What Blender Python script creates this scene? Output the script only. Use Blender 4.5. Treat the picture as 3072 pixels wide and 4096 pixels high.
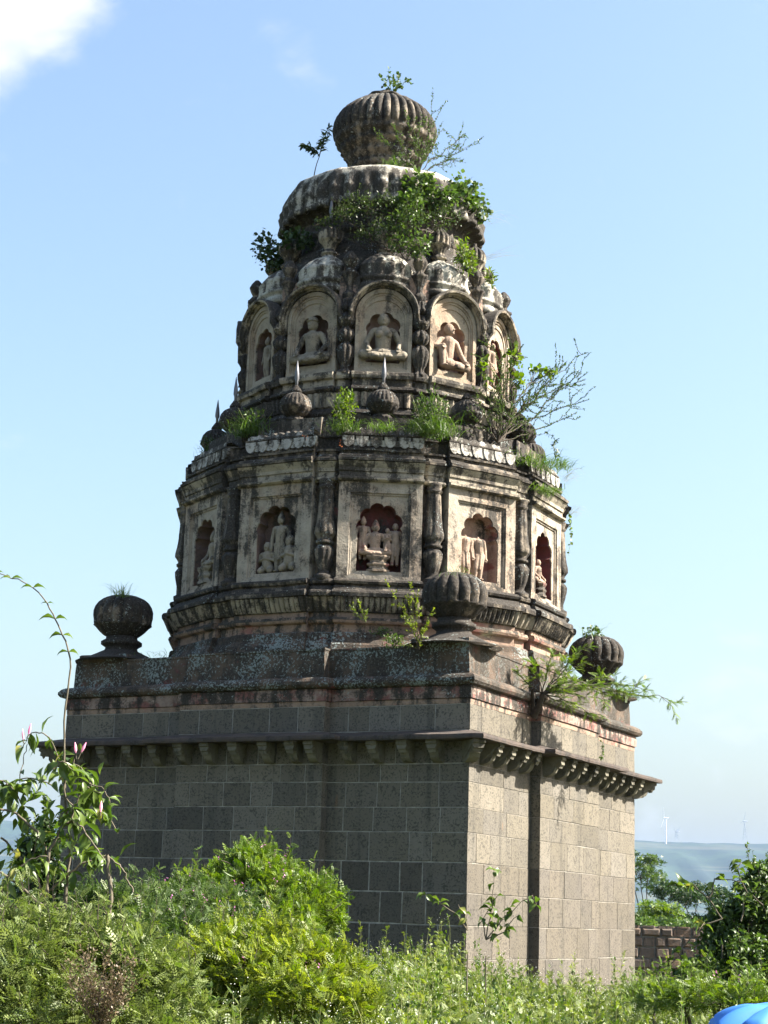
import bpy, math, random
import numpy as np
from mathutils import Vector, Matrix, noise
random.seed(7); RN = np.random.default_rng(7)
PI = math.pi
for o in list(bpy.data.objects): bpy.data.objects.remove(o)
S = bpy.context.scene; COL = S.collection
# ---------------------------------------------------------------- camera
FPX = 6892.39; PITCH = math.radians(13.2104); ROLL = math.radians(1.8038); YAW = math.radians(27.4191)
CAM = np.array([8.65834, -19.13199, 0.0]); L = 6.0853
_v = np.array([-math.sin(YAW), math.cos(YAW), 0]); _r = np.array([math.cos(YAW), math.sin(YAW), 0]); _u = np.array([0, 0, 1.])
CF = _v*math.cos(PITCH)+_u*math.sin(PITCH); _U = _u*math.cos(PITCH)-_v*math.sin(PITCH)
CR = _r*math.cos(ROLL)+_U*math.sin(ROLL); CU = _U*math.cos(ROLL)-_r*math.sin(ROLL)
cd = bpy.data.cameras.new('camera'); cam = bpy.data.objects.new('camera', cd); COL.objects.link(cam); S.camera = cam
cd.sensor_fit = 'VERTICAL'; cd.sensor_height = 36; cd.lens = FPX/4096*36; cd.clip_start = .1; cd.clip_end = 60000
cam.matrix_world = Matrix(((CR[0], CU[0], -CF[0], CAM[0]), (CR[1], CU[1], -CF[1], CAM[1]), (CR[2], CU[2], -CF[2], CAM[2]), (0, 0, 0, 1)))
def at(x, y, D):
    """world point at horizontal distance D ahead, seen at photo position (x, y) in 1659-wide units"""
    d = CF*FPX+CR*(x*1.85172-1536)-CU*(y*1.85172-2048)
    return CAM+d*(D/(d[:2] @ _v[:2]))
# ---------------------------------------------------------------- light
SUN_AZ, SUN_EL = math.radians(24), math.radians(41)      # azimuth from +X towards +Y
w = bpy.data.worlds.new("World"); S.world = w; w.use_nodes = True
nt = w.node_tree; nt.nodes.clear()
def N(nt, t, **k):
    n = nt.nodes.new(t)
    for a, b in k.items(): setattr(n, a, b)
    return n
out = N(nt, 'ShaderNodeOutputWorld'); bg = N(nt, 'ShaderNodeBackground'); sky = N(nt, 'ShaderNodeTexSky')
sky.sky_type = 'NISHITA'; sky.sun_disc = False; sky.sun_elevation = SUN_EL; sky.sun_rotation = PI/2-SUN_AZ
sky.altitude = 0; sky.air_density = 1.5; sky.dust_density = 3.8; sky.ozone_density = 3.3
bg.inputs[1].default_value = .058
tc = N(nt, 'ShaderNodeTexCoord')
def cloud_mask(px, py, r0, r1, s):
    d = at(px, py, 100)-CAM; d = d/np.linalg.norm(d)
    vs = N(nt, 'ShaderNodeVectorMath', operation='DISTANCE'); nt.links.new(tc.outputs['Generated'], vs.inputs[0]); vs.inputs[1].default_value = d
    mr = N(nt, 'ShaderNodeMapRange', interpolation_type='SMOOTHERSTEP'); nt.links.new(vs.outputs['Value'], mr.inputs[0])
    mr.inputs[1].default_value = r0; mr.inputs[2].default_value = r1; mr.inputs[3].default_value = s; mr.inputs[4].default_value = 0
    return mr.outputs[0]
def madd(a, b, op='ADD'):
    m = N(nt, 'ShaderNodeMath', operation=op)
    for i, q in enumerate((a, b)):
        if isinstance(q, (int, float)): m.inputs[i].default_value = q
        else: nt.links.new(q, m.inputs[i])
    return m.outputs[0]
mk = madd(cloud_mask(0, -40, .02, .092, 1.05), madd(cloud_mask(625, 40, .0, .05, .20), cloud_mask(645, 95, .0, .04, .26)))
mk = madd(mk, cloud_mask(1450, 1480, .02, .14, .16))
cn = N(nt, 'ShaderNodeTexNoise'); cn.inputs['Scale'].default_value = 13; cn.inputs['Detail'].default_value = 7; cn.inputs['Roughness'].default_value = .55; cn.inputs['Distortion'].default_value = .3
cm_ = N(nt, 'ShaderNodeMapping'); cm_.inputs['Scale'].default_value = (1, 1, 1.6); nt.links.new(tc.outputs['Generated'], cm_.inputs[0]); nt.links.new(cm_.outputs[0], cn.inputs[0])
cf = madd(madd(cn.outputs[0], madd(mk, .62, 'MULTIPLY')), -.62)
cr_ = N(nt, 'ShaderNodeMapRange', interpolation_type='SMOOTHSTEP'); nt.links.new(cf, cr_.inputs[0]); cr_.inputs[1].default_value = 0; cr_.inputs[2].default_value = .42
mx = N(nt, 'ShaderNodeMix', data_type='RGBA'); nt.links.new(cr_.outputs[0], mx.inputs[0]); nt.links.new(sky.outputs[0], mx.inputs[6]); mx.inputs[7].default_value = (3.75, 3.85, 4.0, 1)
nt.links.new(mx.outputs[2], bg.inputs[0]); nt.links.new(bg.outputs[0], out.inputs[0])
sd = bpy.data.lights.new('sun', 'SUN'); sd.energy = 5.0; sd.angle = math.radians(.55); sd.color = (1, .93, .82)
so = bpy.data.objects.new('sun', sd); COL.objects.link(so)
sdir = Vector((math.cos(SUN_AZ)*math.cos(SUN_EL), math.sin(SUN_AZ)*math.cos(SUN_EL), math.sin(SUN_EL)))
so.rotation_euler = sdir.to_track_quat('Z', 'Y').to_euler()
S.view_settings.view_transform = 'Standard'; S.view_settings.look = 'None'; S.view_settings.exposure = 2.3; S.view_settings.gamma = 1
S.cycles.volume_bounces = 1; S.cycles.max_bounces = 6; S.cycles.transparent_max_bounces = 8
# ---------------------------------------------------------------- materials
def new_mat(name):
    m = bpy.data.materials.new(name); m.use_nodes = True; t = m.node_tree; t.nodes.clear()
    o = N(t, 'ShaderNodeOutputMaterial'); b = N(t, 'ShaderNodeBsdfPrincipled'); t.links.new(b.outputs[0], o.inputs[0])
    b.inputs['Roughness'].default_value = .9; b.inputs['Specular IOR Level'].default_value = .25
    return m, t, b, o
def L_(t, a, b): t.links.new(a, b)
def math_(t, op, a, b=0., c=None):
    m = N(t, 'ShaderNodeMath', operation=op)
    for i, q in enumerate((a, b) if c is None else (a, b, c)):
        if isinstance(q, (int, float)): m.inputs[i].default_value = q
        else: L_(t, q, m.inputs[i])
    return m.outputs[0]
def mixc(t, f, a, b):
    m = N(t, 'ShaderNodeMix', data_type='RGBA')
    for i, q in ((0, f), (6, a), (7, b)):
        if isinstance(q, (int, float)): m.inputs[i].default_value = q
        elif isinstance(q, tuple): m.inputs[i].default_value = (*q, 1)
        else: L_(t, q, m.inputs[i])
    return m.outputs[2]
def noise_(t, sc, det=6, rough=.6, vec=None, scale3=None, dist=0.):
    n = N(t, 'ShaderNodeTexNoise'); n.inputs['Scale'].default_value = sc; n.inputs['Detail'].default_value = det
    n.inputs['Roughness'].default_value = rough; n.inputs['Distortion'].default_value = dist
    g = N(t, 'ShaderNodeNewGeometry'); v = g.outputs['Position']
    if scale3:
        mp = N(t, 'ShaderNodeMapping'); mp.inputs['Scale'].default_value = scale3; L_(t, v, mp.inputs[0]); v = mp.outputs[0]
    L_(t, v, n.inputs['Vector']); return n.outputs[0]
def step_(t, x, a, b, lo=0., hi=1.):
    m = N(t, 'ShaderNodeMapRange', interpolation_type='SMOOTHSTEP'); L_(t, x, m.inputs[0])
    for i, q in enumerate((a, b, lo, hi)): m.inputs[i+1].default_value = q
    return m.outputs[0]
def bump_(t, b, h, dist=.02, st=.6):
    n = N(t, 'ShaderNodeBump'); n.inputs['Strength'].default_value = st; n.inputs['Distance'].default_value = dist
    L_(t, h, n.inputs['Height']); L_(t, n.outputs[0], b.inputs['Normal'])
def plaster(name, base=(.50, .45, .36), base2=(.34, .31, .25), grime=(.035, .032, .028), bias=0., pink=0., lichen=0., up=.22, pinkc=(.33, .13, .11), lich=(.30, .34, .33), warm=0.):
    base, base2, pinkc, lich = [tuple(q*.74 for q in c_) for c_ in (base, base2, pinkc, lich)]; grime = tuple(q*.8 for q in grime)
    m, t, b, o = new_mat(name)
    big = noise_(t, 1.3, 8, .62); mid = noise_(t, 6., 8, .7); fine = noise_(t, 38, 5, .65); stk = noise_(t, 1., 7, .6, scale3=(7, 7, .8))
    g = N(t, 'ShaderNodeNewGeometry'); sx = N(t, 'ShaderNodeSeparateXYZ'); L_(t, g.outputs['Normal'], sx.inputs[0])
    upf = math_(t, 'MULTIPLY', math_(t, 'MAXIMUM', sx.outputs[2], 0.), up)
    f = math_(t, 'ADD', math_(t, 'MULTIPLY', big, .34), math_(t, 'MULTIPLY', mid, .24))
    f = math_(t, 'ADD', f, math_(t, 'MULTIPLY', fine, .21)); f = math_(t, 'ADD', f, math_(t, 'MULTIPLY', stk, .38))
    f = math_(t, 'ADD', f, upf); f = math_(t, 'MULTIPLY_ADD', math_(t, 'SUBTRACT', f, .585), 2.3, .5+bias)
    gf = step_(t, f, .47, .64)
    c = mixc(t, step_(t, mid, .35, .68), base, base2)
    if warm: c = mixc(t, math_(t, 'MULTIPLY', step_(t, big, .45, .62), warm), c, (.26, .15, .085))
    if pink: c = mixc(t, step_(t, noise_(t, 2.6, 6, .6, scale3=(1, 1, 2.0)), .62-.3*pink, .74-.3*pink), c, pinkc)
    gc = mixc(t, step_(t, fine, .4, .7), grime, tuple(min(1, q*2.1+.01) for q in grime))
    c = mixc(t, gf, c, gc)
    if lichen:
        lf = math_(t, 'ADD', math_(t, 'MULTIPLY', noise_(t, 34, 3, .6, dist=.6), .7), math_(t, 'MULTIPLY', noise_(t, 2.2, 4, .6), .45))
        lm = step_(t, sx.outputs[1], -.35, .15, 1., .12 if lichen > .5 else 1.); c = mixc(t, math_(t, 'MULTIPLY', step_(t, lf, .70-.1*lichen, .73-.1*lichen), lm), c, lich)
    pit = step_(t, noise_(t, 70, 3, .5), .62, .7)
    c = mixc(t, math_(t, 'MULTIPLY', pit, .55), c, (.05, .045, .04))
    L_(t, c, b.inputs['Base Color'])
    h = math_(t, 'ADD', math_(t, 'MULTIPLY', fine, .5), math_(t, 'MULTIPLY', noise_(t, 12, 6, .65), .8)); bump_(t, b, h, .025, .7)
    return m
M = {}
G0_ = (.040, .035, .029)
M['plaster'] = plaster('lime_plaster', base=(.42, .37, .29), base2=(.28, .245, .19), grime=G0_, bias=.07, warm=.3)
M['plaster_pale'] = plaster('pale_plaster', base=(.42, .37, .30), base2=(.29, .25, .20), grime=G0_, bias=.0, warm=.35, up=.1)
M['plaster_clean'] = plaster('cleaner_pale_plaster', base=(.41, .355, .275), base2=(.28, .24, .185), grime=(.05, .042, .034), bias=-.07, warm=.4, up=.1)
M['plaster_white'] = plaster('whitewashed_plaster', base=(.50, .48, .44), base2=(.34, .32, .29), grime=G0_, bias=.03, up=.12)
M['plaster_grimy'] = plaster('grimy_plaster', base=(.30, .23, .17), base2=(.18, .14, .105), grime=G0_, bias=.03, pink=.25)
M['plaster_dark'] = plaster('blackened_plaster', base=(.24, .20, .155), base2=(.13, .11, .085), grime=(.027, .023, .019), bias=.13, lichen=.10, up=.08)
M['plaster_black'] = plaster('soot_black_plaster', base=(.20, .16, .12), base2=(.11, .09, .07), grime=(.024, .020, .016), bias=.21, lichen=.12, up=.05)
M['dome'] = plaster('dome_plaster', base=(.50, .47, .40), base2=(.28, .26, .215), grime=G0_, bias=.17, up=-.12)
M['cupola'] = plaster('carved_cupola_plaster', base=(.52, .50, .43), base2=(.32, .30, .25), grime=G0_, bias=.07, up=.0)
M['plaster_lichen'] = plaster('lichened_plaster', base=(.12, .085, .062), base2=(.075, .056, .04), grime=(.032, .026, .020), bias=.08, pink=.12, lichen=.85, pinkc=(.16, .05, .045), up=0., lich=(.22, .26, .25))
M['redband'] = plaster('red_washed_plaster', base=(.36, .27, .22), base2=(.22, .14, .12), grime=(.03, .025, .02), bias=.06, pink=.5, lichen=.10, pinkc=(.23, .10, .085), up=0)
M['pinkpl'] = plaster('pink_plaster', base=(.38, .26, .19), base2=(.24, .17, .13), grime=G0_, bias=.0, pink=.2, pinkc=(.32, .15, .12))
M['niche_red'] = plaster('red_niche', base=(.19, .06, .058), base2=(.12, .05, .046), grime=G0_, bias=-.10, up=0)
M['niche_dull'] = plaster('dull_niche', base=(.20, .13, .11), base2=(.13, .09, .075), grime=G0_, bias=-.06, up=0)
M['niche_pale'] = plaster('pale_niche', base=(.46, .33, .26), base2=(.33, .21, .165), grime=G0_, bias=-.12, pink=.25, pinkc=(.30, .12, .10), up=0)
M['statue'] = plaster('carved_plaster', base=(.42, .31, .235), base2=(.28, .205, .155), grime=G0_, bias=-.05, up=0, pink=.1)
M['statue_grey'] = plaster('carved_grey_plaster', base=(.33, .285, .22), base2=(.21, .185, .145), grime=G0_, bias=-.02, up=0)
M['metal'] = new_mat('iron_spike')[0]
b = M['metal'].node_tree.nodes['Principled BSDF']; b.inputs['Base Color'].default_value = (.13, .13, .14, 1); b.inputs['Roughness'].default_value = .5; b.inputs['Metallic'].default_value = .4
def stone(name):
    m, t, b, o = new_mat(name)
    a = N(t, 'ShaderNodeAttribute'); a.attribute_name = 'Col'; c = a.outputs['Color']
    sp = N(t, 'ShaderNodeTexNoise'); sp.inputs['Scale'].default_value = 36; sp.inputs['Detail'].default_value = 5; sp.inputs['Roughness'].default_value = .72
    gg = N(t, 'ShaderNodeNewGeometry'); va = N(t, 'ShaderNodeVectorMath', operation='MULTIPLY_ADD'); L_(t, c, va.inputs[0]); va.inputs[1].default_value = (300, 170, 90); L_(t, gg.outputs['Position'], va.inputs[2]); L_(t, va.outputs[0], sp.inputs['Vector']); sp = sp.outputs[0]; big = noise_(t, 1.1, 6, .6); stk = noise_(t, 1., 6, .6, scale3=(5, 5, .35)); md = noise_(t, 7, 5, .6)
    c = mixc(t, step_(t, big, .3, .7, 0, .35), c, (.115, .10, .07))
    c = mixc(t, step_(t, stk, .54, .68, 0, .5), c, (.05, .047, .04))
    thr = math_(t, 'ADD', sp, math_(t, 'MULTIPLY', md, .30)); c = mixc(t, step_(t, thr, .67, .735, 0, .66), c, (.022, .021, .019))
    c = mixc(t, step_(t, noise_(t, 90, 3, .6), .58, .75, 0, .3), c, (.19, .175, .14))
    c = mixc(t, step_(t, noise_(t, 3.1, 4, .5, scale3=(1, 1, .4)), .70, .78, 0, .5), c, (.17, .085, .04))
    L_(t, c, b.inputs['Base Color']); bump_(t, b, math_(t, 'ADD', sp, math_(t, 'MULTIPLY', noise_(t, 90, 3, .6), .3)), .02, .55)
    return m
M['stone'] = stone('basalt_ashlar')
M['eave'] = plaster('eave_stone', base=(.10, .078, .066), base2=(.07, .056, .05), grime=(.035, .03, .027), bias=.0, up=0.)
M['bracket'] = plaster('bracket_stone', base=(.20, .185, .14), base2=(.13, .12, .09), grime=(.045, .042, .032), bias=-.04, up=0.)
def simple(name, c1, c2, sc=8., rough=.9, bump=.01):
    m, t, b, o = new_mat(name); n = noise_(t, sc, 7, .65)
    L_(t, mixc(t, step_(t, n, .35, .65), c1, c2), b.inputs['Base Color']); b.inputs['Roughness'].default_value = rough
    if bump: bump_(t, b, n, bump, .6)
    return m
M['mortar'] = simple('lime_mortar', (.30, .285, .25), (.17, .16, .14), 9.)
M['soil'] = simple('soil', (.06, .055, .03), (.035, .045, .018), 3.)
def leafmat(name, c1, c2, trans=.35, rough=.45, spec=.35, c3=None):
    m, t, b, o = new_mat(name); a = N(t, 'ShaderNodeAttribute'); a.attribute_name = 'rnd'
    c = mixc(t, a.outputs['Fac'], c1, c2)
    if c3: c = mixc(t, step_(t, a.outputs['Fac'], .97, .98), c, c3)
    L_(t, c, b.inputs['Base Color']); b.inputs['Roughness'].default_value = rough; b.inputs['Specular IOR Level'].default_value = spec
    tr = N(t, 'ShaderNodeBsdfTranslucent'); hs = N(t, 'ShaderNodeHueSaturation'); hs.inputs['Saturation'].default_value = 1.15; hs.inputs['Value'].default_value = 1.5
    L_(t, c, hs.inputs['Color']); L_(t, hs.outputs[0], tr.inputs[0])
    mx = N(t, 'ShaderNodeMixShader'); mx.inputs[0].default_value = trans
    L_(t, b.outputs[0], mx.inputs[1]); L_(t, tr.outputs[0], mx.inputs[2]); L_(t, mx.outputs[0], o.inputs[0])
    return m
M['leaf_mid'] = leafmat('leaf_mid_green', (.030, .058, .012), (.075, .115, .028))
M['leaf_bright'] = leafmat('leaf_bright_green', (.060, .115, .014), (.135, .185, .03))
M['leaf_lime'] = leafmat('leaf_lime_green', (.085, .135, .016), (.20, .235, .04), trans=.4)
M['leaf_dark'] = leafmat('leaf_dark_green', (0.01224, 0.0306, 0.00816), (0.034, 0.0612, 0.01496), trans=.25)
M['leaf_olive'] = leafmat('olive_leaf', (.022, .040, .011), (.055, .080, .022), trans=.3)
M['leaf_gloss'] = leafmat('glossy_leaf', (.040, .075, .013), (.10, .145, .03), rough=.4, spec=.4, trans=.35, c3=(.20, .20, .05))
M['leaf_weed'] = leafmat('weed_leaf', (.060, .095, .018), (.150, .185, .05), trans=.35)
M['leaf_dry'] = leafmat('dry_leaf', (.075, .055, .032), (.16, .12, .07), trans=.15)
M['grass'] = leafmat('grass_blade', (.040, .085, .013), (.095, .145, .03), trans=.4)
M['grass_dry'] = leafmat('dry_grass_blade', (0.1496, 0.1496, 0.0816), (0.2856, 0.272, 0.17), trans=.3)
M['white_fl'] = leafmat('white_flower', (.6, .62, .55), (.8, .8, .75), trans=.2)
M['purple_fl'] = leafmat('purple_flower', (.40, .10, .32), (.60, .28, .50), trans=.3)
M['pink_fl'] = leafmat('pink_bud', (.70, .30, .48), (.85, .55, .65), trans=.3)
M['orange_fl'] = leafmat('orange_flower', (.75, .12, .03), (.85, .25, .05), trans=.2)
M['bark'] = simple('bark', (.13, .11, .08), (.08, .07, .05), 22, bump=.004)
M['bark_dark'] = simple('dark_bark', (.035, .028, .022), (.06, .048, .036), 22, bump=.004)
M['twig_green'] = simple('green_stem', (.10, .13, .04), (.16, .16, .07), 22, bump=0)
M['turbine_far'] = simple('lattice_steel', (.30, .31, .33), (.26, .27, .29), 1, .6, 0)
M['turbine'] = simple('turbine_paint', (.60, .60, .60), (.55, .55, .55), 1, .5, 0)
# ---------------------------------------------------------------- objects
def link(name, me, mats, parent=None):
    o = bpy.data.objects.new(name, me); COL.objects.link(o)
    for m in (mats if isinstance(mats, (list, tuple)) else [mats]): me.materials.append(m)
    if parent: o.parent = parent
    return o
def tag(o, label=None, cat=None, group=None, kind=None):
    if label: o['label'] = label
    if cat: o['category'] = cat
    if group: o['group'] = group
    if kind: o['kind'] = kind
    return o
def empty(name, loc=(0, 0, 0), rz=0.):
    o = bpy.data.objects.new(name, None); COL.objects.link(o); o.location = loc; o.rotation_euler.z = rz; o.empty_display_size = .3; return o
def np_mesh(name, V, F, smooth=False, mi=None):
    me = bpy.data.meshes.new(name); V = np.asarray(V, dtype=np.float32); F = np.asarray(F, dtype=np.int32)
    n, k = F.shape; me.vertices.add(len(V)); me.vertices.foreach_set('co', V.ravel())
    me.loops.add(n*k); me.loops.foreach_set('vertex_index', F.ravel()); me.polygons.add(n)
    me.polygons.foreach_set('loop_start', np.arange(0, n*k, k, dtype=np.int32))
    if mi is not None: me.polygons.foreach_set('material_index', np.asarray(mi, dtype=np.int32))
    me.update(calc_edges=True); me.validate()
    if smooth: me.polygons.foreach_set('use_smooth', np.ones(len(me.polygons), dtype=bool))
    return me
def jit(V, amp, sc=2.5, fine=.4):
    """erode the edges of a mesh a little"""
    for i in range(len(V)):
        p = Vector(V[i])
        d = noise.noise_vector(p*sc)*amp+noise.noise_vector(p*sc*5)*amp*fine
        V[i] = (V[i][0]+d.x, V[i][1]+d.y, V[i][2]+d.z)
    return V
class MB:
    def __init__(s): s.v = []; s.f = []; s.m = []; s.sm = []
    def add(s, V, F, mi=0, sm=False):
        b = len(s.v); s.v += [tuple(map(float, p)) for p in V]; s.f += [tuple(i+b for i in f) for f in F]; s.m += [mi]*len(F); s.sm += [sm]*len(F); return s
    def build(s, name, mats, parent=None, amp=0., sc=2.5, local=None):
        if amp: jit(s.v, amp, sc)
        me = bpy.data.meshes.new(name); me.from_pydata(s.v, [], s.f); me.polygons.foreach_set('material_index', s.m); me.polygons.foreach_set('use_smooth', s.sm); me.update()
        return link(name, me, mats, parent)
def loops_faces(nl, n, closed=True):
    F = []
    for j in range(nl-1):
        for i in range(n if closed else n-1):
            a = j*n+i; b = j*n+(i+1) % n; F.append((a, b, b+n, a+n))
    return F
def stack(mb, loops, mi=0, cap_top=True, cap_bot=False, sm=False):
    n = len(loops[0]); V = [p for l in loops for p in l]; F = loops_faces(len(loops), n)
    if cap_top: F.append(tuple((len(loops)-1)*n+i for i in range(n)))
    if cap_bot: F.append(tuple(reversed(range(n))))
    mb.add(V, F, mi, sm); return mb
def refine(pr, step=.05):
    o = [pr[0]]
    for a, b in zip(pr, pr[1:]):
        d = math.dist(a[:2], b[:2]); k = max(1, int(d/step))
        for i in range(1, k+1): o.append(tuple(a[j]+(b[j]-a[j])*i/k for j in range(len(a))))
    return o
def lathe(prof, n=48, c=(0, 0), flute=None, ph=0., sq=0.):
    """prof (r, z); flute(theta, j, z) multiplies r"""
    mb = MB(); Ls = []
    for j, (r, z) in enumerate(prof):
        l = []
        for i in range(n):
            t = 2*PI*i/n+ph; q = r*(flute(t, j, z) if flute else 1)
            if sq: q *= (abs(math.cos(t))**4+abs(math.sin(t))**4)**(-.25*sq)
            l.append((c[0]+q*math.cos(t), c[1]+q*math.sin(t), z))
        Ls.append(l)
    stack(mb, Ls, 0, True, True, True); return mb
AX = (-L/2, L/2)
def fang(k): return math.radians(-90+30*k)
def fpt(k, s, a, z):     # facet frame: s along, a outwards
    t = fang(k); return (AX[0]+a*math.cos(t)-s*math.sin(t), AX[1]+a*math.sin(t)+s*math.cos(t), z)
def sub(pts, step):
    o = []; n = len(pts)
    for i in range(n):
        a = pts[i]; b = pts[(i+1) % n]; k = max(1, round(math.dist(a, b)/step))
        for j in range(k): o.append((a[0]+(b[0]-a[0])*j/k, a[1]+(b[1]-a[1])*j/k))
    return o
def drum_outline(a, w, off, rec=.12, vb=None, step=.09):
    """12 projecting facets, a recess at every vertex, in it an optional small block vb = (radius, half width)"""
    o = []
    w2 = w+off*.268; a2 = a+off
    for k in range(12):
        pts = [(-w2, a2), (w2, a2)]
        for i in range(9):
            s = -w2+2*w2*i/8; o.append(fpt(k, s, a2, 0)[:2])
        ra = a2-rec; o.append(fpt(k, ra*math.tan(math.atan2(w2, a2)), ra, 0)[:2])
        if vb:
            rv, hw = vb; rv += off
            for s in (-hw, 0, hw): o.append(fpt(k+.5, s, rv, 0)[:2])
        else:
            for s in (-.06, 0, .06): o.append(fpt(k+.5, s, ra/math.cos(math.radians(10)), 0)[:2])
        o.append(fpt(k+1, -ra*math.tan(math.atan2(w2, a2)), ra, 0)[:2])
    return o
def drum(mb, prof, a, w, rec=.12, vb=None, mi=0, cap=True):
    prof = refine(prof, .06)
    stack(mb, [[(x, y, z) for x, y in drum_outline(a, w, off, rec, vb)] for off, z in prof], mi, cap)
FACES = [((0, 0), (0, 1), (1, 0)), ((0, L), (-1, 0), (0, 1)), ((-L, L), (0, -1), (-1, 0)), ((-L, 0), (1, 0), (0, -1))]
B0, B1, BD = 1.95, 4.135, .14
def sq_outline(off, step=.12, bay=True):
    o = []
    for (c, u, n) in FACES:
        pts = [(-off, off)] if True else []
        if bay: pts += [(B0-off, off), (B0-off, BD+off), (B1+off, BD+off), (B1+off, off)]
        o += [(c[0]+u[0]*s+n[0]*d, c[1]+u[1]*s+n[1]*d) for s, d in pts]
    # fixed topology: subdivide by the off=0 outline
    base = []; res = []
    for (c, u, n) in FACES:
        base += [(0, 0), (B0, 0), (B0, BD), (B1, BD), (B1, 0)]
    m = len(o)
    for i in range(m):
        a, b = o[i], o[(i+1) % m]; q = i % 5; ln = (B0, BD, B1-B0, BD, L-B1)[q]; k = max(1, round(ln/step))
        for j in range(k): res.append((a[0]+(b[0]-a[0])*j/k, a[1]+(b[1]-a[1])*j/k))
    return res
def sqstack(mb, prof, mi=0, cap=True, rs=.06):
    stack(mb, [[(x, y, z) for x, y in sq_outline(off)] for off, z in refine(prof, rs)], mi, cap)

# ================================================================ THE SETTING
def seth(name, mb_or_me, mats, kind='structure', **k):
    o = link(name, mb_or_me, mats); o['kind'] = kind; return o
def dpos(D, X, z=0.):      # horizontal: D ahead of the camera, X to the right
    return (CAM[0]+_v[0]*D+_r[0]*X, CAM[1]+_v[1]*D+_r[1]*X, z)
# ground: one sheet to the horizon
V = []; F = []; nr, na = 60, 72
rs = [0.]+[1.2*1.17**i for i in range(nr-1)]
for r in rs:
    for a in range(na):
        t = 2*PI*a/na; x = CAM[0]+r*math.cos(t); y = CAM[1]+r*math.sin(t)
        V.append((x, y, -1.5+(.05*noise.noise((x*.5, y*.5, 0)) if r < 60 else 0)))
F = loops_faces(len(rs), na)
seth('ground', np_mesh('ground', V, F, True), M['soil'])
M['field'] = simple('field_grass', (.07, .12, .03), (.13, .16, .05), .4, bump=0)
V = []; F = []; Ds = [53.9, 56, 60, 70, 90, 140, 300, 700, 1500, 2700]; Xs = [-1500, -400, -120, -60, -30, -10, 0, 10, 20, 30, 60, 120, 400, 1500]
for D in Ds:
    for X in Xs: V.append(dpos(D, X, -.12-min(1, (D-53)/400)*.8))
for i in range(len(Ds)-1):
    for j in range(len(Xs)-1): a = i*len(Xs)+j; F.append((a, a+1, a+1+len(Xs), a+len(Xs)))
seth('field', np_mesh('field', V, F), M['field'])
# hills: a long plateau with gullied flanks
m, t, b, o = new_mat('hillside'); c = mixc(t, step_(t, noise_(t, .006, 8, .62), .42, .58), (.018, .034, .020), (.009, .018, .014))
c = mixc(t, step_(t, noise_(t, .03, 6, .7), .5, .62), c, (.009, .018, .014)); c = mixc(t, step_(t, noise_(t, 1., 5, .6, scale3=(.0015, .0015, .05)), .56, .64, 0, .6), c, (.06, .06, .04)); L_(t, c, b.inputs['Base Color']); M['hill'] = m
V = []; F = []; nx, ny = 420, 70
for j in range(ny):
    f = j/(ny-1)
    for i in range(nx):
        X = -3600+7200*i/(nx-1); rim = 4700+120*noise.noise((X*.0012, 3, 0))+60*noise.noise((X*.006, 7, 0))
        D = 2650+(rim-2650)*min(1, f/.86)+max(0, f-.86)*9000
        g = min(1, f/.86); prof = g**1.7 if g < .55 else .362+(g-.55)*1.28; prof = min(1, prof*.93+.07*g)
        z = 236*prof; gul = abs(noise.noise((X*.0028, .3, D*.0004)))+.5*abs(noise.noise((X*.009, 5, D*.001)))
        z -= 105*gul*math.sin(PI*min(1, g))**.8*(1 if g < 1 else 0)*.8
        z += 9*noise.noise((X*.004, D*.004, 1))*g+1.5*noise.noise((X*.03, D*.03, 1))
        tz = 14; zz = z/tz; z = tz*(math.floor(zz)+min(1, max(0, (zz-math.floor(zz)-.35)/.5)))*.35+z*.65
        V.append(dpos(D, X, z-1.2))
for j in range(ny-1):
    for i in range(nx-1): a = j*nx+i; F.append((a, a+1, a+1+nx, a+nx))
seth('hills', np_mesh('hills', V, F, False), M['hill'])
# boundary wall of rough stone far behind
mb = MB(); rg = random.Random(5); z = -1.6; ci = 0
wallrnd = []
while z < -.06:
    h = rg.uniform(.26, .34); h = min(h, -.02-z); X = -24.
    while X < 34:
        wd = rg.uniform(.28, .62); g = .02
        dd = rg.uniform(-.03, .05)
        P = []
        for (a, zz, d) in ((X+g, z+g, .3), (X+wd-g, z+g, .3), (X+wd-g, z+h-g, .3), (X+g, z+h-g, .3), (X+g, z+g, 0), (X+wd-g, z+g, 0), (X+wd-g, z+h-g, 0), (X+g, z+h-g, 0), (X+g+.05, z+g+.04, -.05+dd), (X+wd-g-.05, z+g+.04, -.05+dd), (X+wd-g-.05, z+h-g-.04, -.05+dd), (X+g+.05, z+h-g-.04, -.05+dd)):
            P.append(dpos(53.4+d+rg.uniform(-.01, .01), a+rg.uniform(-.012, .012), zz+rg.uniform(-.01, .01)))
        mb.add(P, [(0, 1, 5, 4), (1, 2, 6, 5), (2, 3, 7, 6), (3, 0, 4, 7), (4, 5, 9, 8), (5, 6, 10, 9), (6, 7, 11, 10), (7, 4, 8, 11), (8, 9, 10, 11)])
        X += wd
    z += h; ci += 1
M['rubble'] = plaster('rough_wall_stone', base=(.15, .115, .09), base2=(.10, .08, .065), bias=-.06, up=0, warm=.4)
wl = mb.build('boundary_wall', M['rubble']); tag(wl, 'low brown rough stone boundary wall behind the temple', 'wall')
mb = MB(); P = [dpos(D, X, z) for D, X, z in ((53.46, -24, -1.6), (53.46, 34, -1.6), (53.9, 34, -1.6), (53.9, -24, -1.6), (53.46, -24, -.05), (53.46, 34, -.05), (53.9, 34, -.05), (53.9, -24, -.05))]
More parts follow.
